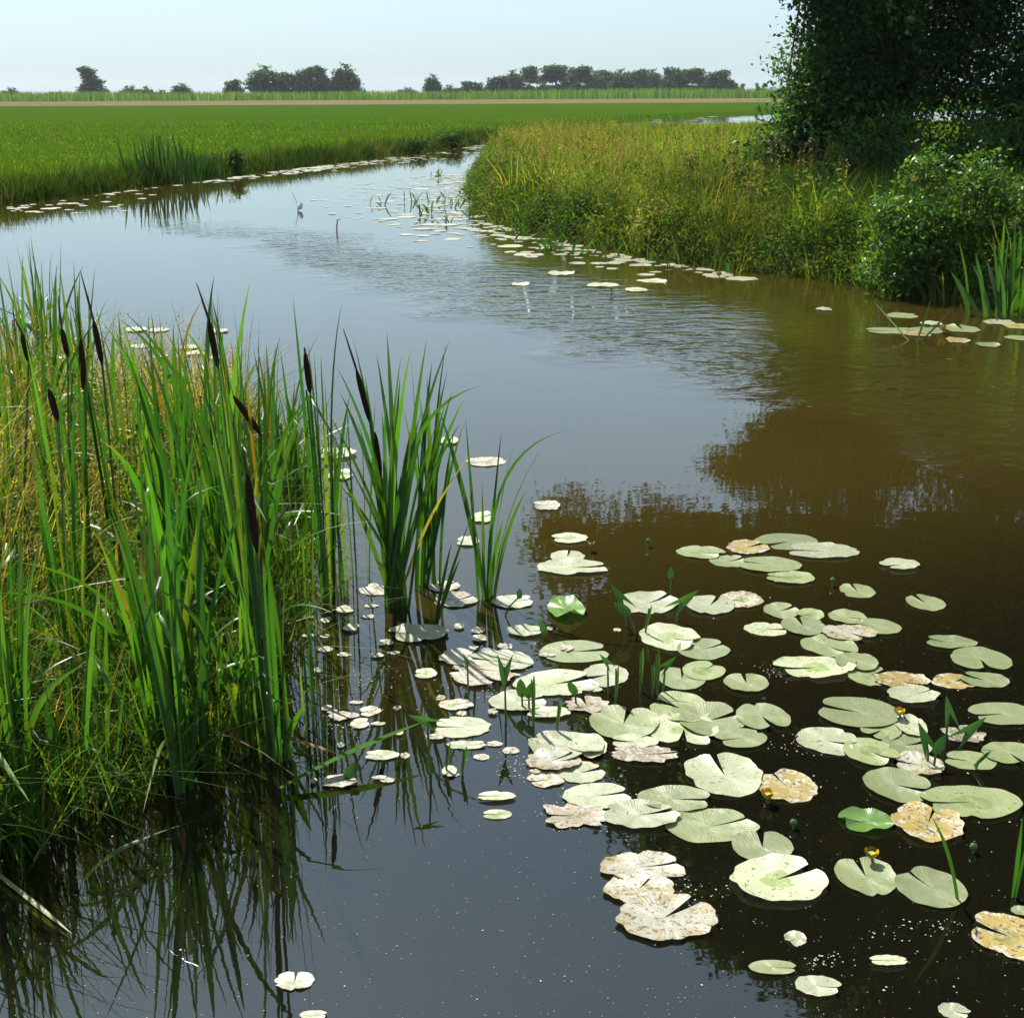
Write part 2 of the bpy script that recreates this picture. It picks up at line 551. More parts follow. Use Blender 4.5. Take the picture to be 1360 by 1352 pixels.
PADM = {
    'g': pad_mat('lily_pad_green', (0.115, 0.150, 0.042), (0.19, 0.215, 0.085), 0.32, (0.22, 0.20, 0.08), (0.08, 0.055, 0.025)),
    'w': pad_mat('lily_pad_glare_pale', (0.22, 0.25, 0.125), (0.33, 0.345, 0.22), 0.39, (0.36, 0.31, 0.18), (0.14, 0.09, 0.045)),  # bleached, ragged pads; sun glare painted into the lighter base colour
    'd': pad_mat('lily_pad_decayed', (0.24, 0.24, 0.165), (0.35, 0.33, 0.25), 0.46, (0.24, 0.18, 0.07), (0.07, 0.045, 0.02)),
    'y': pad_mat('lily_pad_yellowed', (0.225, 0.150, 0.016), (0.28, 0.21, 0.045), 0.46, (0.36, 0.33, 0.23), (0.08, 0.04, 0.012)),
    's': pad_mat('lily_pad_sunken', (0.20, 0.14, 0.03), (0.25, 0.19, 0.05), 0.30, (0.15, 0.09, 0.02), (0.07, 0.04, 0.015), 0.5),
    't': pad_mat('lily_pad_fresh', (0.07, 0.15, 0.015), (0.11, 0.20, 0.025), 0.28, (0.22, 0.18, 0.035), (0.08, 0.055, 0.015), 0.3, 0.2),
    'b': pad_mat('lily_pad_brown', (0.125, 0.092, 0.045), (0.19, 0.15, 0.08), 0.48, (0.28, 0.26, 0.18), (0.06, 0.035, 0.018), 0.5),
}

# ------------------------------------------------------------------ the setting
# shorelines (water level z = 0), taken from the photo's waterlines
g2 = lambda px, py: tuple(G(px, py)[:2])
PEN = [g2(*p) for p in [(1360, 412), (1260, 398), (1180, 386), (1100, 371), (980, 358), (900, 346), (800, 328), (720, 310),
                        (660, 294), (636, 275), (632, 252), (642, 226), (656, 206), (668, 197)]]
PEN = [(14.0, 8.0), (7.5, 11.2)] + PEN + [(1.5, 66), (7, 72), (16, 78), (34, 84), (80, 80), (80, 8)]
FLD = [g2(*p) for p in [(-500, 345), (-200, 303), (0, 272), (100, 259), (200, 246), (300, 233), (400, 220), (500, 208), (600, 195), (660, 186.5)]]
FLD = [(-400, 8), (-60, 12)] + FLD + [(4, 96), (14, 120), (30, 150), (60, 172), (130, 190), (900, 240), (9000, 240), (9000, 9000), (-9000, 9000), (-9000, 8)]
NEAR = [(-1.75, 1.0), (-1.72, 2.6), (-1.62, 3.4), (-1.75, 4.2), (-2.0, 5.0), (-2.5, 6.2), (-3.3, 7.2), (-4.6, 8.0), (-7.5, 8.8), (-14, 9.5), (-60, 9), (-60, -6), (-3, -6)]


def shore_h(d, top, w):
    """height over the water from the distance to the waterline"""
    t = np.clip(d / w, 0, 1)
    return np.where(d < 0, np.maximum(d * 1.1, -0.7), top * (1 - (1 - t) ** 2))


def grid_mesh(name, xs, ys, hfun, keep, mat):
    nx, ny = xs.shape[1], xs.shape[0]
    P = np.stack([xs.ravel(), ys.ravel()], 1)
    h = hfun(P)
    V = np.column_stack([P, h])
    i = (np.arange(ny - 1)[:, None] * nx + np.arange(nx - 1)[None]).ravel()
    F = np.stack([i, i + 1, i + 1 + nx, i + nx], 1)
    k = keep(P)
    F = F[k[F].any(1)]
    used = np.unique(F)
    mp_ = np.full(len(V), -1); mp_[used] = np.arange(len(used))
    o = add(name, new_mesh(name, V[used], mp_[F]), mat)
    return tag(o, kind='structure')


def h_pen(P):
    d = sdist(P, PEN)
    return shore_h(d, 0.46, 0.55) + np.where(d > 0, 0.11 * vnoise(P, 1.5, 3) * np.clip(d, 0, 1), 0)


def h_fld(P):
    d = sdist(P, FLD)
    return shore_h(d, 0.33, 1.0) + np.where(d > 0, 0.03 * vnoise(P, 0.5, 4), 0) * np.clip(1 - P[:, 1] / 300, 0, 1)


def h_near(P):
    d = sdist(P, NEAR)
    return shore_h(d, 0.30, 1.2) + np.where(d > 0, 0.04 * vnoise(P, 2.0, 5), 0)


xs, ys = np.meshgrid(np.arange(-2.5, 44, 0.3), np.arange(8, 88, 0.35))
grid_mesh('grassy_point', xs, ys, h_pen, lambda P: sdist(P, PEN) > -1.0, M_BANK)
rr = np.geomspace(12, 2500, 400)
th = np.radians(np.linspace(-72, 72, 230))
A, B = np.meshgrid(th, rr)
grid_mesh('meadow', B * np.sin(A), B * np.cos(A), h_fld, lambda P: sdist(P, FLD) > -1.2, M_FIELD)
xs, ys = np.meshgrid(np.arange(-16, -0.4, 0.18), np.arange(-5, 11, 0.18))
grid_mesh('near_bank', xs, ys, h_near, lambda P: sdist(P, NEAR) > -0.9, M_BANK)
V = [(-500, -40, 0), (700, -40, 0), (700, 420, 0), (-500, 420, 0)]
tag(add('water', new_mesh('water', V, np.array([[0, 1, 2, 3]]), smooth=False), M_WATER), kind='structure')
V = [(-500, -40, -0.72), (700, -40, -0.72), (700, 420, -0.72), (-500, 420, -0.72)]
tag(add('river_bed', new_mesh('river_bed', V, np.array([[0, 1, 2, 3]]), smooth=False), M_MUD), kind='structure')

# strip of mown hay across the meadow
n = 240
xx = np.linspace(-700, 900, n)
V = []; ny = 14
for j in range(ny):
    t = j / (ny - 1)
    y = 240 + 165 * t + 4 * np.sin(xx * 0.03 + j) + 0.012 * xx
    z = 0.36 + 0.16 * np.sin(t * np.pi) ** 0.5 * (0.7 + 0.3 * np.sin(j * 2.4)) + 0.05 * rng.normal(0, 1, n) * np.sin(t * np.pi)
    V.append(np.column_stack([xx, y, z]))
V = np.concatenate(V)
i = (np.arange(ny - 1)[:, None] * n + np.arange(n - 1)[None]).ravel()
tag(add('hay_strip', new_mesh('hay_strip', V, np.stack([i, i + 1, i + 1 + n, i + n], 1)), M_HAY), kind='structure')

# reed bed along the far side of the hay
P = np.column_stack([rng.uniform(-420, 420, 30000), rng.uniform(412, 440, 30000), np.full(30000, 0.3)])
hh = 2.9 + 0.45 * vnoise(P, 0.07, 8) + rng.normal(0, 0.25, len(P))
c = pick([(0.10, 0.20, 0.018), (0.14, 0.24, 0.025), (0.07, 0.15, 0.014)], len(P))
V, F, C = blades(P, hh, 0.30, c, 0.08, 0.12, 2)
tag(add('reed_bed', new_mesh('reed_bed', V, F, C), M_GRASS), 'low green reed bed running across behind the strip of mown hay', 'reeds', kind='stuff')


# ------------------------------------------------------------------ trees
def crown_points(lobes, n, shell=0.55):
    """cluster centres inside a list of ellipsoids, denser towards the skin"""
    vol = np.array([l[3] * l[4] * l[5] for l in lobes]) ** 0.8
    k = rng.choice(len(lobes), n, p=vol / vol.sum())
    L = np.array(lobes)[k]
    u = rng.normal(0, 1, (n, 3)); u /= np.linalg.norm(u, axis=1)[:, None]
    r = np.clip(rng.uniform(0, 1, n) ** (1 - shell * 0.75), 0, 1) * rng.uniform(0.8, 1.02, n)
    return L[:, :3] + u * r[:, None] * L[:, 3:6]


def foliage_mesh(name, cents, per, spread, size, cols, wts=None, jit=0.3, aspect=0.55, extra_size=None):
    n = len(cents)
    P = np.repeat(cents, per, 0) + rng.normal(0, 1, (n * per, 3)) * spread * np.array([1, 1, 0.6])
    cc = np.repeat(pick(cols, n, wts, jit), per, 0) * rng.uniform(0.75, 1.25, (n * per, 1))
    S = size * rng.uniform(0.6, 1.35, len(P))
    if extra_size is not None: S = S * extra_size(P)
    V, F, C = leaves(P, S, cc, 0.6, aspect)
    return new_mesh(name, V, F, C, smooth=False)


def trunk_mesh(name, base, top, r0, lobes, nlimb, lean=0.3):
    b = Bag()
    k = 9
    t = np.linspace(0, 1, k)[:, None]
    base = np.array(base, float); top = np.array(top, float)
    pts = base * (1 - t) + top * t
    pts[1:-1, :2] += rng.normal(0, 0.10, (k - 2, 2)) * lean * 2
    b.put(*tube(pts, r0 * (1 - 0.85 * t[:, 0]) * (1 + 0.5 * np.exp(-t[:, 0] * 14)), 9), (0, 0, 0))
    for i in range(nlimb):
        l = lobes[i % len(lobes)]
        s = rng.uniform(0.12, 0.75)
        p0 = base * (1 - s) + top * s
        p1 = np.array(l[:3]) + rng.normal(0, 0.35, 3) * np.array(l[3:6])
        pm = (p0 + p1) / 2 + np.array([0, 0, 0.25 * np.linalg.norm(p1 - p0) * rng.uniform(0.0, 0.8)])
        q = np.array([p0, p0 * 0.6 + pm * 0.4, pm, pm * 0.5 + p1 * 0.5, p1])
        rr_ = r0 * (0.45 * (1 - s) + 0.08)
        b.put(*tube(q, rr_ * np.array([1, 0.8, 0.6, 0.4, 0.15]), 6), (0, 0, 0))
    return b.mesh(name)


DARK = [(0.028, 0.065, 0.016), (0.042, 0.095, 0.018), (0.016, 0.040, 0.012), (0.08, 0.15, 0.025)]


def big_tree(label, base, top, r0, lobes, nclus, per=38, size=0.105, spread=0.24, cols=DARK, nlimb=12):
    b = Vector(base)
    t = thing('bank_tree', b, label, 'tree', 'tall dark trees on the right bank')
    lob = [(l[0] - b.x, l[1] - b.y, l[2] - b.z, l[3], l[4], l[5]) for l in lobes]
    add('trunk', trunk_mesh('trunk', (0, 0, -0.1), Vector(top) - b, r0, lob, nlimb), M_BARK, t)
    low = [l for l in lob if l[2] < 5.3]; high = [l for l in lob if l[2] >= 5.3]
    c = np.concatenate([crown_points(low, nclus), crown_points(high, int(nclus * 2.5)) if high else np.zeros((0, 3))])
    c = c[c[:, 2] > 0.1]
    big = lambda P: np.where(P[:, 2] > 6.0, 2.0, 1.0)
    add('crown', foliage_mesh('crown', c, per, spread, size, cols, [4, 3, 4, 1.4], 0.5, 0.6, big), M_TREE, t)
    return t


big_tree('leftmost tall dark tree on the right bank, boughs hanging out over the grass', (6.5, 25.2, 0.35), (6.0, 25.4, 15.5), 0.17,
         [(5.95, 25.2, 4.6, 1.0, 1.5, 1.5), (5.95, 25, 2.6, 0.95, 1.3, 1.4), (6.6, 25, 3.6, 0.9, 1.3, 1.8), (4.55, 24.8, 4.95, 0.65, 0.8, 0.26), (5.0, 24.8, 5.2, 0.8, 0.8, 0.4), (5.2, 25.0, 4.7, 0.6, 0.8, 0.5), (5.5, 24.6, 1.5, 0.8, 1.0, 0.8), (4.9, 24.4, 1.15, 0.6, 0.6, 0.22),
          (4.2, 25, 7.9, 2.2, 2.2, 1.9), (2.9, 24.6, 6.5, 1.4, 1.1, 1.1), (2.2, 24.8, 9.0, 1.5, 1.2, 1.6), (1.2, 24.8, 6.4, 0.8, 0.7, 1.2), (3.4, 25.2, 10.2, 2.2, 2.2, 2.2), (4.9, 25.4, 13, 2.6, 2.4, 2.2), (5.9, 25.6, 15.8, 2.0, 2.0, 1.6)], 1250, nlimb=9)
big_tree('dark tree with a bare upright trunk, second from the open sky', (7.3, 25.6, 0.35), (7.6, 25.8, 18), 0.19,
         [(7.2, 25.4, 4.9, 1.4, 1.8, 1.7), (7.0, 25, 2.3, 1.2, 1.4, 1.4), (8.3, 24.8, 3.5, 1.0, 1.2, 2.0),
          (7.4, 25.6, 9, 2.6, 2.5, 3.2), (8.9, 25.2, 7.4, 1.8, 1.8, 2.0), (6.0, 25.2, 7.0, 1.5, 1.6, 1.6), (7.6, 25.8, 13.5, 2.8, 2.5, 3), (7.8, 25.8, 17, 2.2, 2, 2.0)], 850, nlimb=8)
big_tree('dense dark tree on the bank, cut off by the right edge', (9.6, 24.6, 0.35), (9.8, 25, 18.5), 0.20,
         [(9.4, 24.4, 4.6, 1.5, 1.8, 2.2), (9.3, 24.2, 2.1, 1.4, 1.5, 1.6), (11, 24, 3.5, 1.4, 1.6, 2.6), (10, 25, 9, 2.9, 2.6, 3.2), (10.2, 25, 14, 3, 2.6, 3), (10.3, 25, 17.6, 2.2, 2, 2)], 1100, nlimb=8)
big_tree('dark tree behind the other bank trees, filling the gaps between their trunks', (8.6, 29.5, 0.35), (8.8, 30, 15), 0.18,
         [(8.3, 29.5, 3.2, 2.2, 1.5, 2.3), (10.2, 29.5, 4.5, 2.2, 1.6, 3.0), (8.8, 30, 11, 2.8, 2.2, 3.2), (12.2, 29, 4, 1.8, 1.6, 3)], 380, nlimb=6)


def shrub(name, base, lobes, n, per, size, cols, label, group=None, mat=None, spread=0.12, wts=None, aspect=0.5):
    b = Vector(base)
    t = thing(name, b, label, 'shrub', group)
    lob = [(l[0] - b.x, l[1] - b.y, l[2] - b.z, l[3], l[4], l[5]) for l in lobes]
    bag = Bag()
    for k in range(9):
        l = lob[k % len(lob)]
        p1 = np.array(l[:3]) + rng.normal(0, 0.4, 3) * np.array(l[3:6])
        p0 = np.array([rng.normal(0, 0.12), rng.normal(0, 0.12), -0.1])
        pm = (p0 + p1) / 2 + np.array([0, 0, 0.15])
        bag.put(*tube([p0, (p0 + pm) / 2, pm, (pm + p1) / 2, p1], [0.022, 0.018, 0.014, 0.009, 0.004], 5), (0, 0, 0))
    add('stem', bag.mesh('stem'), M_BARK, t)
    c = crown_points(lob, n)
    c = c[c[:, 2] > -0.15]
    add('foliage', foliage_mesh('foliage', c, per, spread, size, cols, wts, 0.3, aspect), mat or M_SHRUB, t)
    return t


SHR = [(0.07, 0.15, 0.028), (0.10, 0.19, 0.035), (0.05, 0.11, 0.024), (0.24, 0.15, 0.05)]
p = G(1262, 398)
shrub('bank_shrub', (p.x, p.y + 0.4, 0.1), [(p.x - 0.2, p.y + 0.4, 0.62, 0.68, 0.6, 0.62), (p.x + 0.55, p.y + 0.4, 0.75, 0.62, 0.6, 0.68), (p.x - 0.26, p.y + 0.5, 1.3, 0.24, 0.3, 0.50),
      (p.x + 0.35, p.y + 0.5, 1.25, 0.36, 0.35, 0.38), (p.x + 1.1, p.y + 0.3, 0.8, 0.6, 0.6, 0.70), (p.x - 0.55, p.y + 0.25, 0.32, 0.38, 0.35, 0.30), (p.x - 0.62, p.y + 0.45, 0.85, 0.28, 0.3, 0.32)],
      1150, 13, 0.068, SHR, 'bushy glossy green shrub with reddish shoot tips at the water edge', wts=[5, 5, 3, 0.5], spread=0.085)
for (x, y, zc, rx, rz, lab) in [(6.2, 22.5, 0.95, 1.1, 0.9, 'low dark shaded bush under the leftmost bank tree'),
                                (8.2, 21.5, 1.1, 1.2, 1.1, 'dark shaded bush behind the glossy shrub, below the bank trees'),
                                (6.6, 20.2, 0.8, 0.75, 0.75, 'brighter leafy bush in front of the shaded bushes'),
                                (9.6, 19.8, 1.2, 1.4, 1.2, 'broad dark bush under the trees at the right edge')]:
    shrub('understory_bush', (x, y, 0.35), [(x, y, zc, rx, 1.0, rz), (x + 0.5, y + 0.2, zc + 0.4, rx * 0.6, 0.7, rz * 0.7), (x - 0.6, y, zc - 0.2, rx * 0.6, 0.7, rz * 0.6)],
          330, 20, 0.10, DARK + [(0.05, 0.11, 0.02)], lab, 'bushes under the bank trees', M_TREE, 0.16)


# far trees: prototypes, then copies
def far_proto(kind):
    t = add('far_tree', None)
    if kind == 'bush':
        lob = [(0, 0, 0.42, 0.55, 0.5, 0.42), (-0.45, 0, 0.3, 0.35, 0.35, 0.3), (0.45, 0, 0.33, 0.38, 0.35, 0.32)]
        top = (0, 0, 0.6)
    elif kind == 'tall':
        lob = [(0, 0, 0.78, 0.26, 0.26, 0.2), (0.14, 0, 0.62, 0.2, 0.2, 0.15), (-0.16, 0, 0.55, 0.16, 0.16, 0.14), (0.02, 0, 0.2, 0.30, 0.26, 0.2)]
        top = (0, 0, 0.85)
    elif kind == 'slender':
        lob = [(0, 0, 0.75, 0.17, 0.17, 0.22), (-0.1, 0, 0.85, 0.10, 0.1, 0.1), (0.1, 0, 0.5, 0.22, 0.2, 0.22), (-0.06, 0, 0.3, 0.24, 0.2, 0.25), (0.24, 0, 0.22, 0.18, 0.16, 0.2), (0, 0, 0.1, 0.25, 0.22, 0.14)]
        top = (0, 0, 0.9)
    elif kind == 'round':
        lob = [(0, 0, 0.62, 0.38, 0.36, 0.34), (-0.2, 0, 0.45, 0.28, 0.28, 0.24), (0.22, 0, 0.42, 0.28, 0.28, 0.25), (0, 0, 0.25, 0.36, 0.3, 0.22)]
        top = (0, 0, 0.8)
    else:
        lob = [(-0.1, 0, 0.66, 0.24, 0.24, 0.28), (0.16, 0, 0.6, 0.22, 0.22, 0.3), (-0.2, 0, 0.38, 0.28, 0.26, 0.25), (0.22, 0, 0.32, 0.27, 0.25, 0.26), (0, 0, 0.18, 0.36, 0.3, 0.18)]
        top = (0, 0, 0.85)
    add('trunk', trunk_mesh('trunk', (0, 0, -0.05), top, 0.028, lob, 5, 0.06), M_BARK, t)
    c = crown_points(lob, 520, 0.35)
    c = c[c[:, 2] > 0.0]
    add('crown', foliage_mesh('crown', c, 12, 0.03, 0.065, [(0.045, 0.105, 0.018), (0.075, 0.15, 0.026), (0.030, 0.070, 0.014)], None, 0.4, 0.7), M_FAR, t)
    return t


ORD = ['first', 'second', 'third', 'fourth', 'fifth', 'sixth', 'seventh', 'eighth', 'ninth', 'tenth', 'eleventh', 'twelfth', 'thirteenth',
       'fourteenth', 'fifteenth', 'sixteenth', 'seventeenth', 'eighteenth', 'nineteenth', 'twentieth']
FAR = [  # px centre, px top, px width, kind, distance, label
    (14, 112, 28, 'bush', 455, 'round bush at the left edge of the horizon'),
    (36, 120, 18, 'bush', 455, 'tiny bush right of the round bush at the left edge of the horizon'),
    (75, 119, 46, 'bush', 455, 'low flat bush left of the lone slender tree on the horizon'),
    (116, 87, 34, 'slender', 450, 'lone slender ragged tree on the left horizon'),
    (172, 109, 34, 'bush', 452, 'wide spreading bush right of the lone slender tree'),
    (194, 110, 20, 'bush', 452, 'upright bush in the middle of the three left horizon bushes'),
    (214, 116, 26, 'bush', 452, 'lowest small bush between two taller bushes on the left horizon'),
    (240, 111, 27, 'round', 452, 'round bush at the right end of the left horizon bushes'),
    (309, 102, 24, 'multi', 450, 'small tree at the left end of the six-tree horizon row'),
    (350, 87, 44, 'round', 450, 'broad full tree second in the six-tree horizon row'),
    (382, 91, 30, 'multi', 452, 'mid-height tree third in the six-tree horizon row'),
    (406, 84, 30, 'multi', 450, 'tall loose tree fourth in the six-tree horizon row'),
    (424, 86, 28, 'slender', 453, 'narrow tree fifth in the six-tree horizon row'),
    (457, 85, 36, 'round', 450, 'neat round tree standing apart at the right of the six-tree row'),
    (479, 113, 14, 'bush', 640, 'small far bush just right of the neat round tree'),
    (541, 113, 28, 'bush', 760, 'faint hazy bush in the open gap of the horizon'),
    (574, 99, 22, 'round', 470, 'small round tree alone at the left of the far grove'),
    (597, 108, 24, 'bush', 480, 'pale low tree right of the small round tree'),
    (626, 105, 30, 'multi', 480, 'low spreading tree left of the far grove'),
    (645, 114, 14, 'bush', 480, 'small bush between the low spreading tree and the far grove')]
gx = [(661, 97, 28, 'multi'), (682, 93, 26, 'round'), (704, 87, 22, 'tall'), (722, 102, 22, 'bush'), (737, 85, 36, 'tall'), (757, 97, 26, 'multi'), (772, 87, 30, 'tall'),
      (792, 94, 26, 'round'), (806, 88, 28, 'multi'), (826, 92, 28, 'round'), (848, 87, 32, 'multi'), (868, 92, 26, 'round'), (896, 84, 32, 'multi'),
      (922, 90, 30, 'tall'), (940, 100, 26, 'round'), (956, 88, 32, 'multi'), (973, 106, 16, 'round')]
for k, (x, ty, w, kd) in enumerate(gx):
    FAR.append((x, ty, w, kd, 500 + 12 * (k % 3), ORD[k] + ' tree from the left in the far hazy grove'))
for x, ty, w, lab in [(986, 111, 10, 'tiny far tree just right of the grove'), (1006, 110, 7, 'tiny pointed far tree beside the dark bank tree'), (1014, 112, 8, 'farthest tiny tree against the dark bank tree')]:
    FAR.append((x, ty, w, 'slender', 800, lab))
protos = {}
for (x, ty, w, kd, dist, lab) in FAR:
    if kd not in protos:
        protos[kd] = far_proto(kd); t = protos[kd]
    else:
        t = copy_tree(protos[kd])
    top = D(x, ty, dist)
    h = (top.z - 0.3) * 1.02
    wid = {'bush': 1.7, 'tall': 0.6, 'slender': 0.62, 'round': 0.86, 'multi': 0.85}[kd]
    sx = w * px_scale(top) / wid * 1.22
    t.location = (top.x, dist, 0.3)
    t.scale = (sx, sx, h)
    t.rotation_euler = (0, 0, random.choice((0, math.pi)) + random.uniform(-0.4, 0.4))
    tag(t, lab, 'bush' if kd == 'bush' else 'tree', 'trees and bushes along the horizon')

# ------------------------------------------------------------------ grass and weeds on the point (uncountable)
GREENS = [(0.095, 0.175, 0.022), (0.17, 0.23, 0.035), (0.042, 0.095, 0.016), (0.26, 0.27, 0.07), (0.32, 0.27, 0.13)]


def scatter(poly, n, lo, hi, dmin=-0.2):
    P = np.column_stack([rng.uniform(lo[0], hi[0], n), rng.uniform(lo[1], hi[1], n)])
    d = sdist(P, poly)
    k = d > dmin
    return P[k], d[k]


def visible(P, z, m=40):
    px, py = project(np.column_stack([P, np.full(len(P), z)]))
    return (px > -m) & (px < 1360 + m)


def grass_cols(P, rnd):
    tan = np.clip(0.45 + 0.5 * vnoise(P, 0.45, 12) + 0.25 * np.clip((3 - P[:, 0]) / 4, -1, 1), 0, 1)
    c = pick(GREENS, len(P), [4, 4, 4, 2.2, 0.7])
    straw = pick([(0.36, 0.27, 0.12), (0.26, 0.17, 0.08), (0.30, 0.26, 0.10)], len(P))
    c = np.where((rnd < 0.34 * tan)[:, None], straw, c)
    tipc = np.where(rng.uniform(0, 1, (len(P), 1)) < 0.25 * tan[:, None], straw, c)
    pf = np.clip(0.95 + 0.55 * vnoise(P, 1.5, 51), 0.4, 1.6)[:, None]      # drifts of different grasses
    hue = np.clip(0.5 + 0.6 * vnoise(P, 0.9, 52), 0, 1)[:, None]
    ht = np.array([[0.75, 1.05, 0.8]]) * (1 - hue) + np.array([[1.15, 1.0, 1.0]]) * hue
    return c * pf * ht, tipc * pf * ht


bag = Bag()
for (n, lo, hi, hh, ww, sg) in [(52000, (-1.5, 11), (9.5, 22), 0.40, 0.010, 3), (40000, (-1.5, 22), (13, 38), 0.48, 0.016, 2), (50000, (-1, 38), (28, 78), 0.45, 0.03, 2)]:
    P, d = scatter(PEN, n, lo, hi, -0.25)
    k = visible(P, 0.5); P, d = P[k], d[k]
    k = rng.uniform(0, 1, len(P)) < np.where(d < 0.9, 0.35, 1.0); P, d = P[k], d[k]
    h = hh * (0.75 + 0.45 * vnoise(P, 0.9, 11) + rng.normal(0, 0.18, len(P)))
    h = np.clip(h, 0.12, 1.2) * np.clip(0.8 + 0.3 * d, 0.5, 1)
    h *= np.clip(1.15 - 0.012 * np.maximum(P[:, 1] - 30, 0), 0.6, 1.2)
    h *= np.where((P[:, 1] > 34) & (P[:, 0] < 0.105 * P[:, 1]), 1.45, 1.0)      # taller growth on the left rear of the point
    c, tipc = grass_cols(P, rng.uniform(0, 1, len(P)))
    V, F, C = blades(np.column_stack([P, h_pen(P) - 0.03]), h, ww * rng.uniform(0.6, 1.5, len(P)), c, 0.22, 0.32, sg, tip=tipc)
    bag.put(V, F, C)
# tussocks that fan out from their centres
for (n, lo, hi, per, hlo, hhi, rad, ww, sg) in [(1900, (-1.5, 11), (9.5, 22), 46, 0.35, 0.98, 0.12, 0.009, 4), (1500, (-1.5, 22), (13, 40), 36, 0.5, 1.2, 0.20, 0.016, 2)]:
    T, d = scatter(PEN, n, lo, hi, -0.1)
    k = visible(T, 0.5) & (rng.uniform(0, 1, len(T)) < np.where(d < 0.7, 0.45, 0.9)); T, d = T[k], d[k]
    th_ = rng.uniform(hlo, hhi, len(T)) ** 1.5 * np.clip(0.85 + 0.55 * vnoise(T, 0.8, 17), 0.4, 1.35) * np.clip(0.7 + 0.4 * d, 0.6, 1.0)
    rnd = np.repeat(rng.uniform(0, 1, len(T)), per) * 0.75 + rng.uniform(0, 0.25, len(T) * per)
    off = rng.normal(0, 1, (len(T) * per, 2)) * rad
    P = np.repeat(T, per, 0) + off
    h = np.repeat(th_, per) * rng.uniform(0.55, 1.08, len(P)) * np.exp(-0.5 * ((off ** 2).sum(1)) / (3.2 * rad) ** 2)
    c, tipc = grass_cols(P, rnd)
    br = np.repeat(rng.uniform(0.5, 1.6, len(T)), per)[:, None]
    V, F, C = blades(np.column_stack([P, h_pen(P) - 0.03]), h, ww * rng.uniform(0.6, 1.5, len(P)), c * br, 0.26, 0.42, sg, tip=tipc * br, az=np.arctan2(off[:, 1], off[:, 0]))
    bag.put(V, F, C)
tag(add('bank_grass', bag.mesh('bank_grass'), M_GRASS), 'tall mixed green and straw grass covering the right-hand point', 'grass', kind='stuff')

# seed heads: thin stalks with a tuft of straw-coloured or rusty grain
bag = Bag()
P, d = scatter(PEN, 5200, (-1.5, 12), (10, 40), 0.25)
k = visible(P, 0.8); P, d = P[k], d[k]
dens = np.clip(0.5 + 0.6 * vnoise(P, 0.6, 21) + 0.45 * np.clip((3.0 - P[:, 0]) / 4, -0.6, 1), 0, 1)
k = rng.uniform(0, 1, len(P)) < dens * 0.8; P, d = P[k], d[k]
z = h_pen(P)
H = rng.uniform(0.7, 1.12, len(P)) * np.clip(0.6 + 0.5 * d, 0.5, 1)
ts = np.where(rng.uniform(0, 1, (len(P), 1)) < 0.16, np.array([[0.17, 0.075, 0.04]]), np.array([[0.36, 0.27, 0.14]])) * rng.uniform(0.7, 1.2, (len(P), 1))
V, F, C = blades(np.column_stack([P, z]), H, 0.006, np.array([[0.22, 0.20, 0.08]]) * np.ones((len(P), 1)), 0.0, 0.0, 2)
bag.put(V, F, C)
Q = np.repeat(np.column_stack([P, z + H * 0.84]), 9, 0)
Q[:, 2] += rng.uniform(-0.10, 0.14, len(Q)); Q[:, :2] += rng.normal(0, 0.014, (len(Q), 2))
V, F, C = leaves(Q, 0.04, np.repeat(ts, 9, 0), 0.7, 0.4)
bag.put(V, F, C)
tag(add('seed_grass', bag.mesh('seed_grass'), M_GRASS), 'straw-coloured and rusty seed heads standing above the bank grass', 'grass', kind='stuff')

# leafy weeds, dense on the bank's face
P, d = scatter(PEN, 95000, (-1.5, 11), (9.5, 40), -0.15)
k = visible(P, 0.5); P, d = P[k], d[k]
k = rng.uniform(0, 1, len(P)) < np.where(d < 0.45, 0.75, 0.03); P, d = P[k], d[k]
z = h_pen(P)
cl = np.column_stack([P, np.maximum(z, 0.0) + rng.uniform(0.02, 0.72, len(P)) * np.clip(0.7 + 0.5 * d, 0.5, 1) * (0.85 + 0.35 * vnoise(P, 1.6, 33))])
n_ = len(cl); per = 8
Q = np.repeat(cl, per, 0) + rng.normal(0, 1, (n_ * per, 3)) * np.array([0.065, 0.065, 0.05])
hue = 0.5 + 0.5 * vnoise(P, 1.1, 35)                   # drifts of different weeds
wc = np.array([0.045, 0.10, 0.018])[None] * (1 - hue[:, None]) + np.array([0.12, 0.20, 0.028])[None] * hue[:, None]
wc = np.where((rng.uniform(0, 1, n_) < 0.12)[:, None], np.array([[0.20, 0.23, 0.05]]), wc) * rng.uniform(0.55, 1.4, (n_, 1))
bag = Bag()
bag.put(*leaves(Q, rng.uniform(0.03, 0.075, len(Q)), np.repeat(wc, per, 0) * rng.uniform(0.75, 1.25, (len(Q), 1)), 0.6, 0.42))
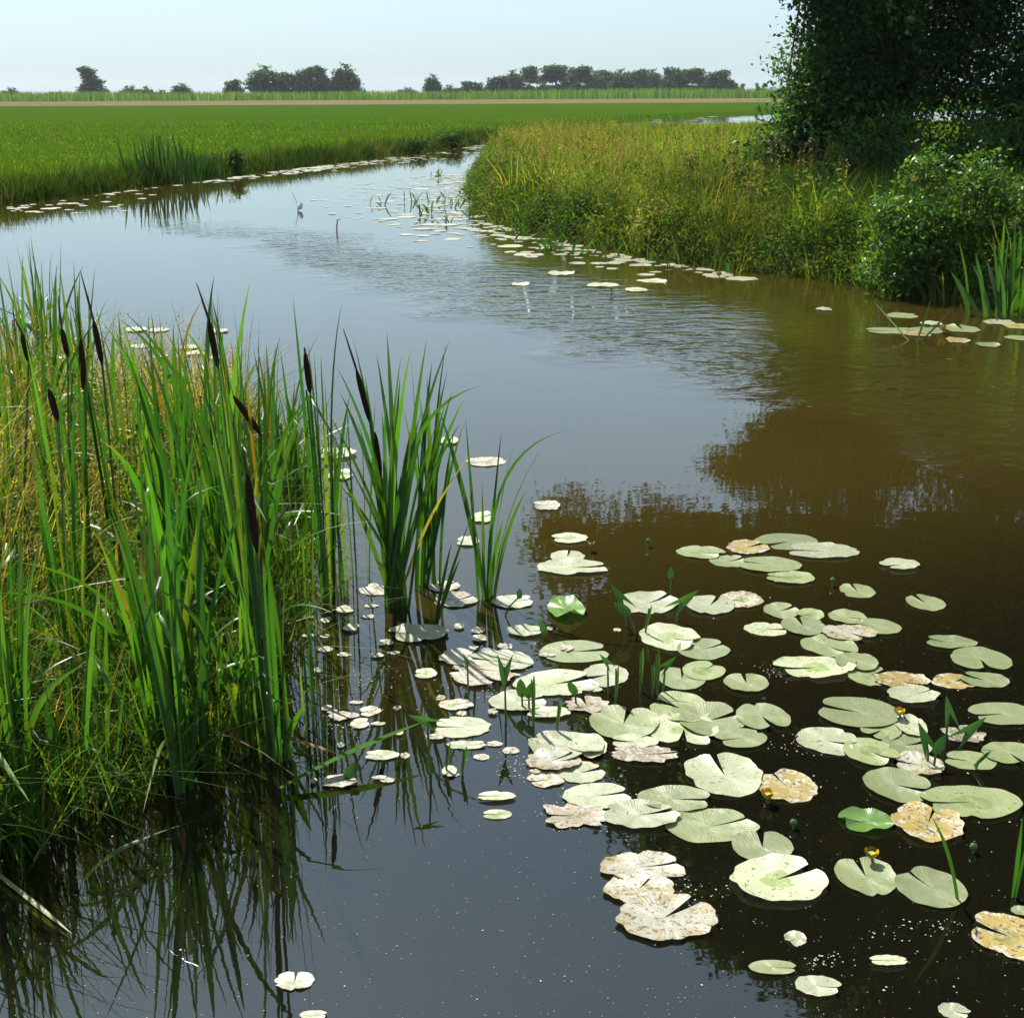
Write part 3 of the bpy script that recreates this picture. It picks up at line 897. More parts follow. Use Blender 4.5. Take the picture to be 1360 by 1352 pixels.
# lumps of different herbs, each with its own leaf size, colour and height
T, d = scatter(PEN, 1900, (-1.5, 11), (9.5, 36), -0.05)
k = visible(T, 0.5) & (rng.uniform(0, 1, len(T)) < np.where(d < 0.8, 1.0, 0.28)) ; T, d = T[k], d[k]
zt = h_pen(T)
for q, dq, zq in zip(T, d, zt):
    r_ = rng.uniform(0.16, 0.5); hh = rng.uniform(0.35, 1.1) * (0.7 if dq < 0.3 else 1.0)
    m_ = int(rng.uniform(110, 300) * r_ / 0.35)
    u = rng.normal(0, 1, (m_, 3)); u /= np.linalg.norm(u, axis=1)[:, None]
    u[:, 2] = np.abs(u[:, 2]) - 0.15
    rr_ = rng.uniform(0.55, 1.08, (m_, 1))
    Q = np.column_stack([q[0] + u[:, 0] * r_ * rr_[:, 0], q[1] + u[:, 1] * r_ * rr_[:, 0], zq + hh * rr_[:, 0] * u[:, 2]])
    base_c = np.array([(0.05, 0.105, 0.018), (0.085, 0.165, 0.025), (0.15, 0.225, 0.035), (0.032, 0.075, 0.016), (0.22, 0.22, 0.07), (0.17, 0.115, 0.05)][rng.choice(6, p=[.34, .16, .06, .40, .02, .02] if dq < 0.45 else [.22, .26, .24, .12, .12, .04])]) * rng.uniform(0.75, 1.3)  # darker palette near the edge paints in the shade of the bank face
    bag.put(*leaves(Q, rng.uniform(0.03, 0.095) * rng.uniform(0.7, 1.3, m_), base_c * rng.uniform(0.65, 1.35, (m_, 1)), 0.6, rng.uniform(0.22, 0.55)))
me = bag.mesh('bank_weeds', smooth=False)
print('herb lumps', len(T))
tag(add('bank_weeds', me, M_WEED), 'leafy weeds packed along the water edge of the point, bank shade painted dark', 'weeds', kind='stuff')
print('land weeds', len(cl))

# meadow edge and near meadow grass
bag = Bag()
for (n, lo, hi, hh, ww) in [(60000, (-22, 22), (4, 75), 0.38, 0.022)]:
    P, d = scatter(FLD, n, lo, hi, -0.2)
    k = visible(P, 0.3) & (d < 1.4); P, d = P[k], d[k]
    P2 = P
    h = hh * (0.75 + 0.5 * vnoise(P, 0.8, 41) + rng.normal(0, 0.2, len(P)))
    h = np.clip(h, 0.08, 0.8)
    c = pick([(0.06, 0.13, 0.02), (0.09, 0.17, 0.025), (0.04, 0.085, 0.016), (0.20, 0.19, 0.06)], len(P), [4, 4, 4, 1.3])
    V, F, C = blades(np.column_stack([P, h_fld(P) - 0.03]), h, ww * rng.uniform(0.7, 1.5, len(P)), c, 0.25, 0.35, 2)
    bag.put(V, F, C)
fr_ = np.random.default_rng(3)
# rough edge clumps by the water, dark blades painting the shadow band there
line = np.array(FLD[2:12])
for s in range(430):
    i = fr_.integers(0, len(line) - 1); t = fr_.uniform()
    q = line[i] * (1 - t) + line[i + 1] * t
    m_ = fr_.integers(30, 90)
    P = q + fr_.normal(0, 0.30, (m_, 2)) + np.array([-0.05, 0.22])
    hmax = fr_.uniform(0.22, 0.62)
    c = pick([[(0.028, 0.060, 0.012), (0.055, 0.10, 0.02), (0.016, 0.034, 0.008), (0.12, 0.10, 0.04)][fr_.choice(4, p=[.35, .2, .37, .08])]], m_)
    V, F, C = blades(np.column_stack([P, h_fld(P) - 0.05]), hmax * fr_.uniform(0.5, 1.1, m_), 0.022, c, 0.25, 0.3, 2)
    bag.put(V, F, C)
tag(add('meadow_edge_grass', bag.mesh('meadow_edge_grass'), M_GRASS), 'rough grass fringe along the far left waterline, shadow band painted dark', 'grass', kind='stuff')
P, d = scatter(FLD, 120000, (-42, 22), (30, 110), 1.0)
k = visible(P, 0.3) & (rng.uniform(0, 1, len(P)) < np.clip((105 - P[:, 1]) / 60, 0, 1)); P = P[k]
h = np.clip(0.11 + 0.05 * vnoise(P, 0.5, 43) + rng.normal(0, 0.03, len(P)), 0.05, 0.3)
c = pick([(0.06, 0.13, 0.008), (0.08, 0.15, 0.010), (0.12, 0.175, 0.015)], len(P))
V, F, C = blades(np.column_stack([P, h_fld(P) - 0.02]), h, 0.025 + 0.0006 * P[:, 1], c, 0.3, 0.4, 2)
tag(add('meadow_grass', new_mesh('meadow_grass', V, F, C), M_GRASS), 'short bright green grass of the flat meadow', 'grass', kind='stuff')


# ------------------------------------------------------------------ cattails, irises
LEAFC = [(0.050, 0.150, 0.022), (0.070, 0.185, 0.026), (0.036, 0.115, 0.022), (0.095, 0.20, 0.03)]


def strap_leaf(base, tip, w, bow=0.25, kink=None, col=None, tipcol=None, seg=12, wa=None, sag=0.0):
    """a long V-folded strap leaf from base to tip (local coordinates); it leaves the base steeply and bends over"""
    base = np.array(base, float); tip = np.array(tip, float)
    L = np.linalg.norm(tip - base)
    ctl = base + (tip - base) * 0.5 + np.array([0, 0, L * bow * 0.5]) - np.array([(tip - base)[0], (tip - base)[1], 0]) * bow * 0.8
    t = np.linspace(0, 1, seg + 1)
    pts = ((1 - t) ** 2)[:, None] * base + (2 * t * (1 - t))[:, None] * ctl + (t ** 2)[:, None] * tip
    pts[:, 2] -= sag * L * np.sin(t * np.pi)
    if kink is not None:
        kt, ang, dz = kink
        i0 = int(kt * seg)
        rest = pts[i0:] - pts[i0]
        ln = np.linalg.norm(rest, axis=1)
        pts[i0:] = pts[i0] + ln[:, None] * np.array([math.cos(ang) * math.cos(dz), math.sin(ang) * math.cos(dz), math.sin(dz)])
    wa = rng.uniform(0, np.pi) if wa is None else wa
    tw = rng.normal(0, 0.5)
    tan = np.gradient(pts, axis=0); tan /= np.linalg.norm(tan, axis=1)[:, None] + 1e-9
    prof = np.where(t < 0.55, 0.8 + 0.36 * t, np.clip(1.0 * (1 - ((t - 0.55) / 0.45) ** 1.7), 0.02, 1))
    a_ = wa + tw * t
    sd = np.stack([np.cos(a_), np.sin(a_), np.zeros_like(t)], 1)
    sd -= tan * (sd * tan).sum(1)[:, None]
    sd /= np.linalg.norm(sd, axis=1)[:, None] + 1e-9
    nn = np.cross(sd, tan)
    V = np.stack([pts - sd * (w * prof / 2)[:, None], pts + nn * (w * prof * 0.16)[:, None], pts + sd * (w * prof / 2)[:, None]], 1).reshape(-1, 3)
    i = (np.arange(seg) * 3)[:, None]
    F = np.concatenate([i + np.array([[0, 1, 4, 3]]), i + np.array([[1, 2, 5, 4]])])
    col = np.array(LEAFC[rng.integers(len(LEAFC))]) * rng.uniform(0.8, 1.2) if col is None else np.array(col)
    tipcol = col if tipcol is None else np.array(tipcol)
    basec = col * 0.75 + np.array([0.12, 0.15, 0.04]) * 0.25
    f = np.clip((t - 0.78) / 0.22, 0, 1)[:, None]
    g = np.clip(1 - t / 0.22, 0, 1)[:, None]
    C = (col * (1 - f) + tipcol * f) * (1 - g) + basec * g
    return new_mesh('leaf', V, F, np.repeat(C, 3, 0))


BROWN_TIP = (0.22, 0.14, 0.05)


def fan(plant, base, n, height, width=0.019, spread=0.16, plane=None, dead=0.045, kinks=0.09, hfun=None, arch=0.0):
    """a fan of strap leaves as children of the plant"""
    plane = rng.uniform(0, np.pi) if plane is None else plane
    for i in range(n):
        s = (i / max(1, n - 1) - 0.5) * 2 + rng.normal(0, 0.2)
        h = height * rng.uniform(0.5, 1.04)
        a = plane + rng.normal(0, 0.7)
        out = s * spread * h * rng.uniform(0.6, 1.5)
        bow_ = rng.uniform(0.0, 0.6)
        if rng.uniform() < arch:
            h *= rng.uniform(0.35, 0.75); out = (0.35 + 0.5 * rng.uniform()) * math.copysign(1, out) * height * 0.6; bow_ = rng.uniform(0.7, 1.1)
        off = Vector((math.cos(plane), math.sin(plane), 0)) * s * 0.035 + Vector((rng.normal(0, 0.012), rng.normal(0, 0.012), 0))
        tip = off + Vector((math.cos(a) * out, math.sin(a) * out, h))
        col = None; tipc = None
        u = rng.uniform()
        if u < dead: col = (0.30, 0.22, 0.07) if rng.uniform() < 0.6 else (0.34, 0.18, 0.03)
        elif u < 0.14: col = (0.17, 0.22, 0.03)
        if rng.uniform() < 0.35: tipc = BROWN_TIP
        kk = None
        if rng.uniform() < kinks:
            kk = (rng.uniform(0.6, 0.88), rng.uniform(0, 6.28), rng.uniform(-1.2, -0.25))
        add('leaf', strap_leaf(off + Vector((0, 0, -0.05)), tip, width * rng.uniform(0.5, 1.12), bow_, kk, col, tipc), M_BLADE, plant)


def spike_on(plant, base, pb, pt, ptip, depth, r=0.0125):
    """flower stem with a brown spike; pixels of spike bottom, spike top and thin tip, at a known distance"""
    base = np.array(base)
    b = np.array(D(*pb, depth)); t = np.array(D(*pt, depth))
    L = np.linalg.norm(t - b)
    st = [np.array([0, 0, -0.05]), (b - base) * 0.5 + np.array([0, 0, 0.02]), b - base]
    V, F = tube(st, [0.007, 0.006, 0.005], 6)
    add('stem', new_mesh('stem', V, F), M_STALK, plant)
    k = np.linspace(0, 1, 9)
    rad = r * np.array([0.25, 0.75, 0.95, 1, 1, 1, 0.95, 0.75, 0.25])
    V, F = tube([(b - base) + (t - b) * q for q in k], rad, 10)
    s = add('flower_spike', new_mesh('flower_spike', V, F), M_SPIKE, plant)
    if ptip:
        e = np.array(D(*ptip, depth))
        q = [(t - base), (t - base) * 0.6 + (e - base) * 0.4, e - base]
        V, F = tube(q, [r * 0.42, r * 0.38, r * 0.12], 7)
        add('spike_tip', new_mesh('spike_tip', V, F), M_SPIKETIP, s)


def cattail(base, n, h, label, group, **kw):
    t = thing('cattail_plant', base, label, 'cattail', group)
    fan(t, base, n, h, **kw)
    return t


GRP = 'cattails of the near left stand'
SPK = [  # base px, spike bottom, spike top, tip, distance of the spike, height, label
    ((365, 1010), (341, 733), (328, 628), (322, 590), 3.62, 1.48, 'nearest cattail, its long brown spike low in front of the left stand'),
    ((436, 812), (412, 524), (405, 467), (404, 461), 5.15, 1.42, 'cattail with a short straight spike against open water, left of the tall clump'),
    ((330, 840), (290, 491), (277, 424), (261, 376), 5.0, 1.45, 'cattail with a slanting spike and long thin tip at the stand edge'),
    ((165, 800), (136, 485), (124, 425), (107, 361), 5.3, 1.42, 'cattail with a spike and curved tip, upper left, right one of the close pair'),
    ((118, 840), (112, 520), (107, 450), (102, 394), 5.1, 1.42, 'cattail with the long upright spike, left one of the close pair'),
    ((95, 790), (90, 474), (82, 436), (77, 392), 5.6, 1.36, 'cattail with a half hidden short spike left of the close pair'),
    ((30, 800), (38, 481), (29, 442), (18, 420), 5.5, 1.36, 'cattail with a spike nearest the left edge of the photo'),
    ((100, 930), (77, 560), (65, 517), None, 4.6, 1.30, 'cattail with a stubby tilted spike below the others at left'),
    ((350, 880), (347, 578), (310, 526), None, 4.7, 1.35, 'cattail with a strongly leaning dark spike, centre of the stand'),
]
for (bp_, sb, st_, tp, dist, h, lab) in SPK:
    b = G(*bp_)
    b.z = max(0.0, float(h_near(np.array([[b.x, b.y]]))[0]))
    pl = cattail(b, 10, h, lab, GRP, spread=0.11, plane=rng.normal(0.2, 0.5))
    spike_on(pl, b, sb, st_, tp, dist)
nearest = [o for o in COL.objects if o.get('label', '').startswith('nearest cattail')][0]


def aim_leaf(plant, base, tippx, depth, w=0.02, bow=0.2, kink=None, col=None, tipc=None, off=(0, 0)):
    b = Vector(base)
    tip = D(*tippx, depth) - b
    add('leaf', strap_leaf((off[0], off[1], -0.05), tip, w, bow, kink, col, tipc, wa=rng.normal(0.1, 0.5)), M_BLADE, plant)


# leaves of the nearest plant that lean out over the water
b = nearest.location
add('leaf', strap_leaf(G(372, 1046, 0.02) - b, D(566, 957, 4.05) - b, 0.036, 0.08, None, (0.07, 0.19, 0.02), wa=1.2), M_GRASS, nearest)
add('leaf', strap_leaf(G(375, 1000, 0.02) - b, D(404, 935, 3.9) - b, 0.03, 0.1, None, (0.08, 0.19, 0.02), wa=0.6), M_BLADE, nearest)
add('leaf', strap_leaf(G(385, 985, 0.02) - b, D(452, 1003, 4.0) - b, 0.016, 0.3, None, (0.36, 0.17, 0.03), wa=0.6), M_BLADE, nearest)

# the tall clump standing in the water
b = G(525, 805)
t = thing('cattail_plant', b, 'tall dense cattail clump with two dark spikes rising from open water', 'cattail', 'cattail clumps standing in open water')
for tx, ty, dd, kk in [(448, 485, 0.1, None), (436, 545, 0, None), (462, 450, 0.1, None), (500, 470, 0, None), (520, 440, 0.1, None), (543, 455, -0.1, None), (558, 495, 0, None), (575, 520, 0.1, None),
                       (512, 520, -0.1, None), (600, 450, 0.1, None), (592, 530, -0.1, None), (536, 500, 0.2, None), (470, 560, -0.15, None), (430, 600, -0.1, None), (548, 560, -0.1, None),
                       (425, 560, 0.1, None), (490, 600, -0.2, None), (455, 520, 0.15, None), (485, 500, 0.2, None), (530, 470, -0.15, None), (505, 545, 0.25, None), (580, 560, 0.15, None), (560, 540, 0.3, None), (445, 640, 0.1, None), (600, 580, 0.0, None), (475, 640, -0.2, None), (540, 610, -0.2, None), (612, 560, 0.1, None), (566, 450, 0.2, None)]:
    aim_leaf(t, b, (tx + rng.normal(0, 4), ty), b.y + dd, 0.021 * rng.uniform(0.75, 1.2), 0.12 + rng.uniform(0, 0.25), kk, None, BROWN_TIP if rng.uniform() < .3 else None, (rng.normal(0, 0.03), rng.normal(0, 0.03)))
aim_leaf(t, b, (640, 512), b.y, 0.02, 0.75, None, (0.055, 0.14, 0.02))
aim_leaf(t, b, (628, 600), b.y - 0.1, 0.016, 0.2, None, (0.30, 0.22, 0.05))
spike_on(t, b, (492, 563), (473, 490), (456, 437), b.y + 0.05, 0.0125)
spike_on(t, b, (506, 632), (498, 574), None, b.y + 0.0, 0.011)
b = G(566, 778)
t = thing('cattail_plant', b, 'cattail clump just behind and right of the tall spiked clump', 'cattail', 'cattail clumps standing in open water')
for tx, ty in [(548, 470), (575, 480), (590, 455), (602, 520), (560, 520), (585, 560), (612, 530), (540, 540), (575, 600), (600, 600), (552, 620), (566, 500), (595, 490), (555, 560), (605, 570), (583, 520), (620, 560)]:
    aim_leaf(t, b, (tx + rng.normal(0, 3), ty), b.y + rng.normal(0, 0.1), 0.02 * rng.uniform(0.7, 1.15), 0.1 + rng.uniform(0, 0.3), None, None, BROWN_TIP if rng.uniform() < .3 else None, (rng.normal(0, 0.03), rng.normal(0, 0.03)))
b = G(648, 796)
t = thing('cattail_plant', b, 'small sparse cattail clump standing alone right of the tall clump', 'cattail', 'cattail clumps standing in open water')
for tx, ty, bow in [(582, 540, 0.15), (618, 553, 0.1), (666, 572, 0.05), (722, 592, 0.3), (683, 590, 0.25), (640, 640, 0.1), (700, 650, 0.3), (655, 660, 0.05), (625, 665, 0.1), (668, 690, 0.1)]:
    aim_leaf(t, b, (tx, ty), b.y + rng.normal(0, 0.05), 0.02 * rng.uniform(0.75, 1.1), bow, None, None, None, (rng.normal(0, 0.02), rng.normal(0, 0.02)))
add('leaf', strap_leaf((0.02, 0, -0.05), D(776, 569, b.y) - b, 0.016, 0.85, None, (0.06, 0.15, 0.02), wa=0.4), M_BLADE, t)
b = G(576, 830)
t = thing('cattail_plant', b, 'short young cattail shoot in the water between the two clumps', 'cattail', 'cattail clumps standing in open water')
for tx, ty in [(625, 690), (612, 740), (600, 720), (590, 760), (568, 770)]:
    aim_leaf(t, b, (tx, ty), b.y, 0.017, 0.1)
# reeds in the water between the stand and the tall clump
for k, (x, y, h) in enumerate([(452, 795, 1.0), (478, 770, 0.9), (415, 960, 0.55), (428, 985, 0.5), (440, 740, 1.1), (408, 850, 1.0)]):
    cattail(G(x, y), 5, h, ORD[k] + ' of the thin reed shoots scattered between the stand and the tall clump, counted as planted' if False else
            ['thin reed shoot close left of the tall clump', 'thin reed shoot behind the tall clump', 'short bright reed tuft right of the nearest cattail', 'lowest reed tuft right of the nearest cattail',
             'thin upright reed at the back of the water gap', 'thin reed beside the front edge of the stand'][k], 'thin reeds in the water gap', spread=0.07, width=0.015)

# the dense stand
env_x = np.array([-200, 0, 60, 130, 200, 250, 300, 335, 370, 440, 520])
env_y = np.array([255, 290, 308, 350, 378, 380, 368, 402, 440, 480, 560])
STAND_PX = [(-160, 1195), (0, 1175), (90, 1115), (235, 1055), (330, 1000), (385, 900), (400, 800), (415, 700), (420, 620), (330, 560), (200, 520), (0, 470), (-160, 440)]
STAND = [g2(*p) for p in STAND_PX]


def zone(b):
    r_ = 'at the front water edge of the dense left stand' if b.y < 4.1 else 'in the middle of the dense left stand' if b.y < 5.8 else 'in the back rows of the dense left stand'
    return 'leafy green cattail without a spike ' + r_


cnt = 0
tries = 0
used = []
while cnt < 172 and tries < 12000:
    tries += 1
    sp_ = np.array([[rng.uniform(-160, 430), rng.uniform(440, 1195)]])
    if not inside(sp_, STAND_PX)[0]: continue
    if sp_[0, 1] < 640 and rng.uniform() < 0.35: continue
    q = np.array([g2(*sp_[0])])
    if used and np.min(np.linalg.norm(np.array(used) - q[0], axis=1)) < 0.09: continue
    z = max(0.0, float(h_near(q)[0]))
    b = Vector((q[0, 0], q[0, 1], z))
    px, _ = project(np.array([[b.x, b.y, 1.0]]))
    top = np.interp(px[0], env_x, env_y) + abs(rng.normal(0, 60))
    if sp_[0, 1] > 760 and px[0] < 190:
        top = rng.uniform(560, 800) + max(0, sp_[0, 1] - 950) * 0.6
    elif sp_[0, 1] > 950:
        top = rng.uniform(480, 800)
    h = D(float(px[0]), float(top), b.y).z - z
    h = min(max(h, 0.5), 1.85)
    used.append(q[0])
    cattail(b, int(rng.integers(8, 12)), h, zone(b), 'spikeless cattails of the dense left stand', spread=float(rng.uniform(0.12, 0.40)), width=0.025, arch=0.30, kinks=0.14, dead=0.075)
    cnt += 1
print('stand', cnt)

# loose leaves fallen at the near edge
for (p0, p1, w, lab, c) in [((112, 1168), (276, 1086), 0.014, 'long bent blade reaching over dark water at lower left', (0.09, 0.17, 0.03)),
                            ((-6, 1158), (96, 1240), 0.016, 'pale broken stalk lying on the water at lower left', (0.30, 0.32, 0.16))]:
    a = G(*p0, 0.02); e = G(*p1, 0.05 if p0[0] > 0 else 0.01)
    me = strap_leaf((0, 0, 0), e - a, w, 0.35 if p0[0] > 0 else 0.02, None, c, c, wa=0.9)
    tag(add('fallen_leaf', me, M_BLADE, loc=a), lab, 'leaf')

# undergrowth between the cattails and dry grass on the bank
bag = Bag()
P = np.column_stack([rng.uniform(-5, -0.6, 44000), 2.2 + 6.8 * rng.uniform(0, 1, 44000) ** 1.4])
k = inside(P, STAND); P = P[k]
dn = sdist(P, NEAR)
k = rng.uniform(0, 1, len(P)) < np.where(dn > 0, 1.0, 0.8); P = P[k]; dn = dn[k]
z = np.maximum(h_near(P), -0.02)
dry = np.clip((P[:, 1] - 4.0) / 1.2, 0, 1) * np.clip((-1.5 - P[:, 0]) / 0.6, 0, 1)
h = rng.uniform(0.25, 0.75, len(P)) * np.where(dn > 0, 1, 0.8) * (1 + 0.55 * dry)
green = pick([(0.06, 0.14, 0.02), (0.09, 0.18, 0.025), (0.04, 0.10, 0.016), (0.16, 0.20, 0.04)], len(P))
tanc = pick([(0.42, 0.33, 0.15), (0.33, 0.23, 0.10), (0.36, 0.34, 0.10), (0.24, 0.26, 0.06)], len(P))
c = np.where((rng.uniform(0, 1, len(P)) < 0.10 + 0.65 * dry)[:, None], tanc, green)
V, F, C = blades(np.column_stack([P, z - 0.02]), h, rng.uniform(0.004, 0.011, len(P)), c, 0.30, 0.6, 5)
bag.put(V, F, C)
# seed tufts on the dry part
k = (dry > 0.4) & (rng.uniform(0, 1, len(P)) < 0.14)
Q = np.repeat(np.column_stack([P[k], z[k] + h[k] * 0.8]), 10, 0) + rng.normal(0, 1, (10 * k.sum(), 3)) * np.array([0.02, 0.02, 0.05])
V, F, C = leaves(Q, 0.022, pick([(0.45, 0.36, 0.18), (0.40, 0.33, 0.12)], len(Q)), 0.7, 0.4)
bag.put(V, F, C)
tag(add('stand_undergrowth', bag.mesh('stand_undergrowth'), M_GRASS), 'green and straw undergrowth between the cattails on the left bank', 'undergrowth', kind='stuff')

# far-left cattail clump by the meadow
for k, (x, y, n, top, lab) in enumerate([(182, 246, 6, 182, 'thin cattail tuft at the left of the far bank clump'), (212, 244, 14, 166, 'tallest cattail tuft of the far bank clump'),
                                         (236, 242, 13, 176, 'dense cattail tuft right of the tallest in the far bank clump'), (256, 240, 9, 190, 'shorter cattail tuft at the right of the far bank clump'), (281, 237, 4, 196, 'few single cattail blades right of the far bank clump')]):
    b = G(x, y); b.z = 0.0
    h = D(x, top, b.y).z
    t = thing('cattail_plant', b, lab, 'cattail', 'cattails on the far left bank')
    for i in range(2 * n):
        o = Vector((rng.normal(0, 0.20), rng.normal(0, 0.12), 0))
        hh = h * rng.uniform(0.6, 1.0)
        add('leaf', strap_leaf(o, o + Vector((rng.normal(0, 0.13), rng.normal(0, 0.1), hh)), 0.05, 0.1, None, np.array((0.022, 0.070, 0.016)) * rng.uniform(0.8, 1.3), seg=5), M_BLADE, t)
# small leafy shrubs on the far bank fringe
for (x, y, w, h, lab) in [(308, 232, 0.28, 0.75, 'small upright bush on the far bank right of the cattail clump'), (550, 204, 0.8, 0.6, 'dark tuft bush on the far bank near the river bend'), (600, 198, 0.9, 0.75, 'dark bush at the far bank corner where the river bends')]:
    b = G(x, y)
    shrub('bank_bush', (b.x, b.y + 0.4, 0.1), [(b.x, b.y + 0.4, h * 0.5, w, 0.4, h * 0.5)], 90, 10, 0.11, DARK, lab, 'small bushes on the far bank', M_GRASS, 0.1)

# iris clump at the right edge
b = G(1322, 420)
t = thing('iris_plant', b, 'upright sword-leaved clump in the water at the right edge', 'iris', 'sword-leaved clumps at the right edge')
for tx, ty in [(1335, 283), (1272, 318), (1356, 300), (1290, 350), (1345, 330), (1262, 360), (1310, 345), (1368, 320), (1330, 360), (1385, 290), (1400, 330), (1352, 380), (1281, 385), (1300, 372), (1380, 350), (1318, 310), (1341, 300), (1325, 330), (1360, 345), (1295, 335), (1348, 290), (1338, 350), (1305, 385), (1370, 370)]:
    bx = (tx - 1322) / 1700 * 12.8 * 0.55
    aim_leaf(t, b, (tx, ty), b.y + rng.normal(0, 0.15), 0.045 * rng.uniform(0.6, 1.2), 0.06 + rng.uniform(0, 0.2), None, np.array((0.06, 0.15, 0.025)) * rng.uniform(0.8, 1.3), None, (bx + rng.normal(0, 0.05), rng.normal(0, 0.1)))
b = G(1216, 455)
t = thing('iris_plant', b, 'two thin leaning blades in the water left of the right-edge clump', 'iris', 'sword-leaved clumps at the right edge')
aim_leaf(t, b, (1238, 392), b.y, 0.02, 0.0); aim_leaf(t, b, (1268, 408), b.y + 0.3, 0.018, 0.0); aim_leaf(t, b, (1160, 400), b.y + 0.6, 0.014, 0.0)


# ------------------------------------------------------------------ lily pads
def pad_mesh(wx, wy, notch, kind, seed):
    r = np.random.default_rng(seed)
    na, nr = 60, 5
    dlt = r.uniform(0.04, 0.16)
    ph = np.linspace(dlt, 2 * np.pi - dlt, na)
    rho = np.array([0.04, 0.3, 0.58, 0.82, 1.0])
    R_ = 1.0 - 0.22 * np.exp(-(ph / 0.28) ** 2) - 0.22 * np.exp(-((2 * np.pi - ph) / 0.28) ** 2)
    R_ *= 1 + 0.10 * np.cos(ph) + 0.05 * np.cos(2 * ph)
    rag = {'d': 0.07, 'y': 0.06, 'b': 0.16, 'w': 0.04}.get(kind, 0.015)
    R_ *= 1 + rag * (np.sin(ph * 5 + r.uniform(0, 6)) * 0.4 + np.sin(ph * 11 + r.uniform(0, 6)) * 0.4 + np.convolve(r.normal(0, 0.7, na), [0.25, 0.5, 0.25], 'same'))
    for _ in range(r.integers(0, 3) if kind in 'dybw' else r.integers(0, 2)):
        c = r.uniform(0.5, 5.8); R_ *= 1 - r.uniform(0.05, 0.22) * np.exp(-((ph - c) / 0.10) ** 2)
    rad = rho[:, None] * R_[None]
    x = rad * np.cos(ph); y = rad * np.sin(ph)
    cs, sn = math.cos(notch), math.sin(notch)
    X_ = x * cs - y * sn; Y_ = x * sn + y * cs
    sx = wx / (X_.max() - X_.min()); sy = wy / (Y_.max() - Y_.min())
    cx = (X_.max() + X_.min()) / 2; cy = (Y_.max() + Y_.min()) / 2
    X_ = (X_ - cx) * sx; Y_ = (Y_ - cy) * sy
    size = (wx + wy) / 2
    amp = {'g': 0.008, 't': 0.03, 'w': 0.010, 'd': 0.012, 'y': 0.010, 'b': 0.007, 's': 0.0}[kind] * r.uniform(0.4, 1.6) * size / 0.28
    Z = amp * rho[:, None] ** 3 * (0.5 + 0.5 * np.sin(2 * ph + r.uniform(0, 6)) * 0.6 + 0.22 * np.sin(5 * ph + r.uniform(0, 6)) + 0.12 * np.sin(9 * ph + r.uniform(0, 6)))[None]
    # lobes beside the notch curl up a little
    Z += amp * 1.3 * rho[:, None] ** 2 * (np.exp(-(ph / 0.35) ** 2) + np.exp(-((2 * np.pi - ph) / 0.35) ** 2))[None] * r.uniform(-0.2, 1.0)
    Z = np.maximum(Z, -0.002)
    V = np.stack([X_, Y_, Z], 2).reshape(-1, 3)
    i = (np.arange(nr - 1)[:, None] * na + np.arange(na - 1)[None]).ravel()
    F = [np.stack([i, i + na, i + na + 1, i + 1], 1)]
    pol = np.stack([np.repeat(rho, na), np.tile(ph, nr), np.zeros(nr * na)], 1)
    # close the hub
    V = np.vstack([V, [[-cx * sx, -cy * sy, 0.0]]])
    pol = np.vstack([pol, [[0, 3.14, 0]]])
    hub = len(V) - 1
    j = np.arange(na - 1)
    F.append(np.stack([np.full(na - 1, hub), j, j + 1], 1))
    return new_mesh('lily_pad', V, F, None, True, {'pol': pol})


pad_n = 0


def pad(px, py, w, h, notch, kind, label, group='lily pads of the near raft', z=None):
    global pad_n
    c = G(px, py)
    s = px_scale(c)
    dep = math.atan2(CAM_H, c.y)
    wx = w * s
    wy = min(h * s / math.sin(dep), wx * 1.45)
    wy = max(wy, wx * 0.45)
    wx *= 1.06; wy *= 1.06
    me = pad_mesh(wx, wy, R(notch), kind, pad_n * 13 + 5)
    if z is None:
        z = -0.014 if kind == 's' else 0.002 + 0.0025 * (pad_n % 4)
    o = add('lily_pad', me, PADM[kind], loc=(c.x, c.y, z))
    pad_n += 1
    return tag(o, label, 'lily pad', group)


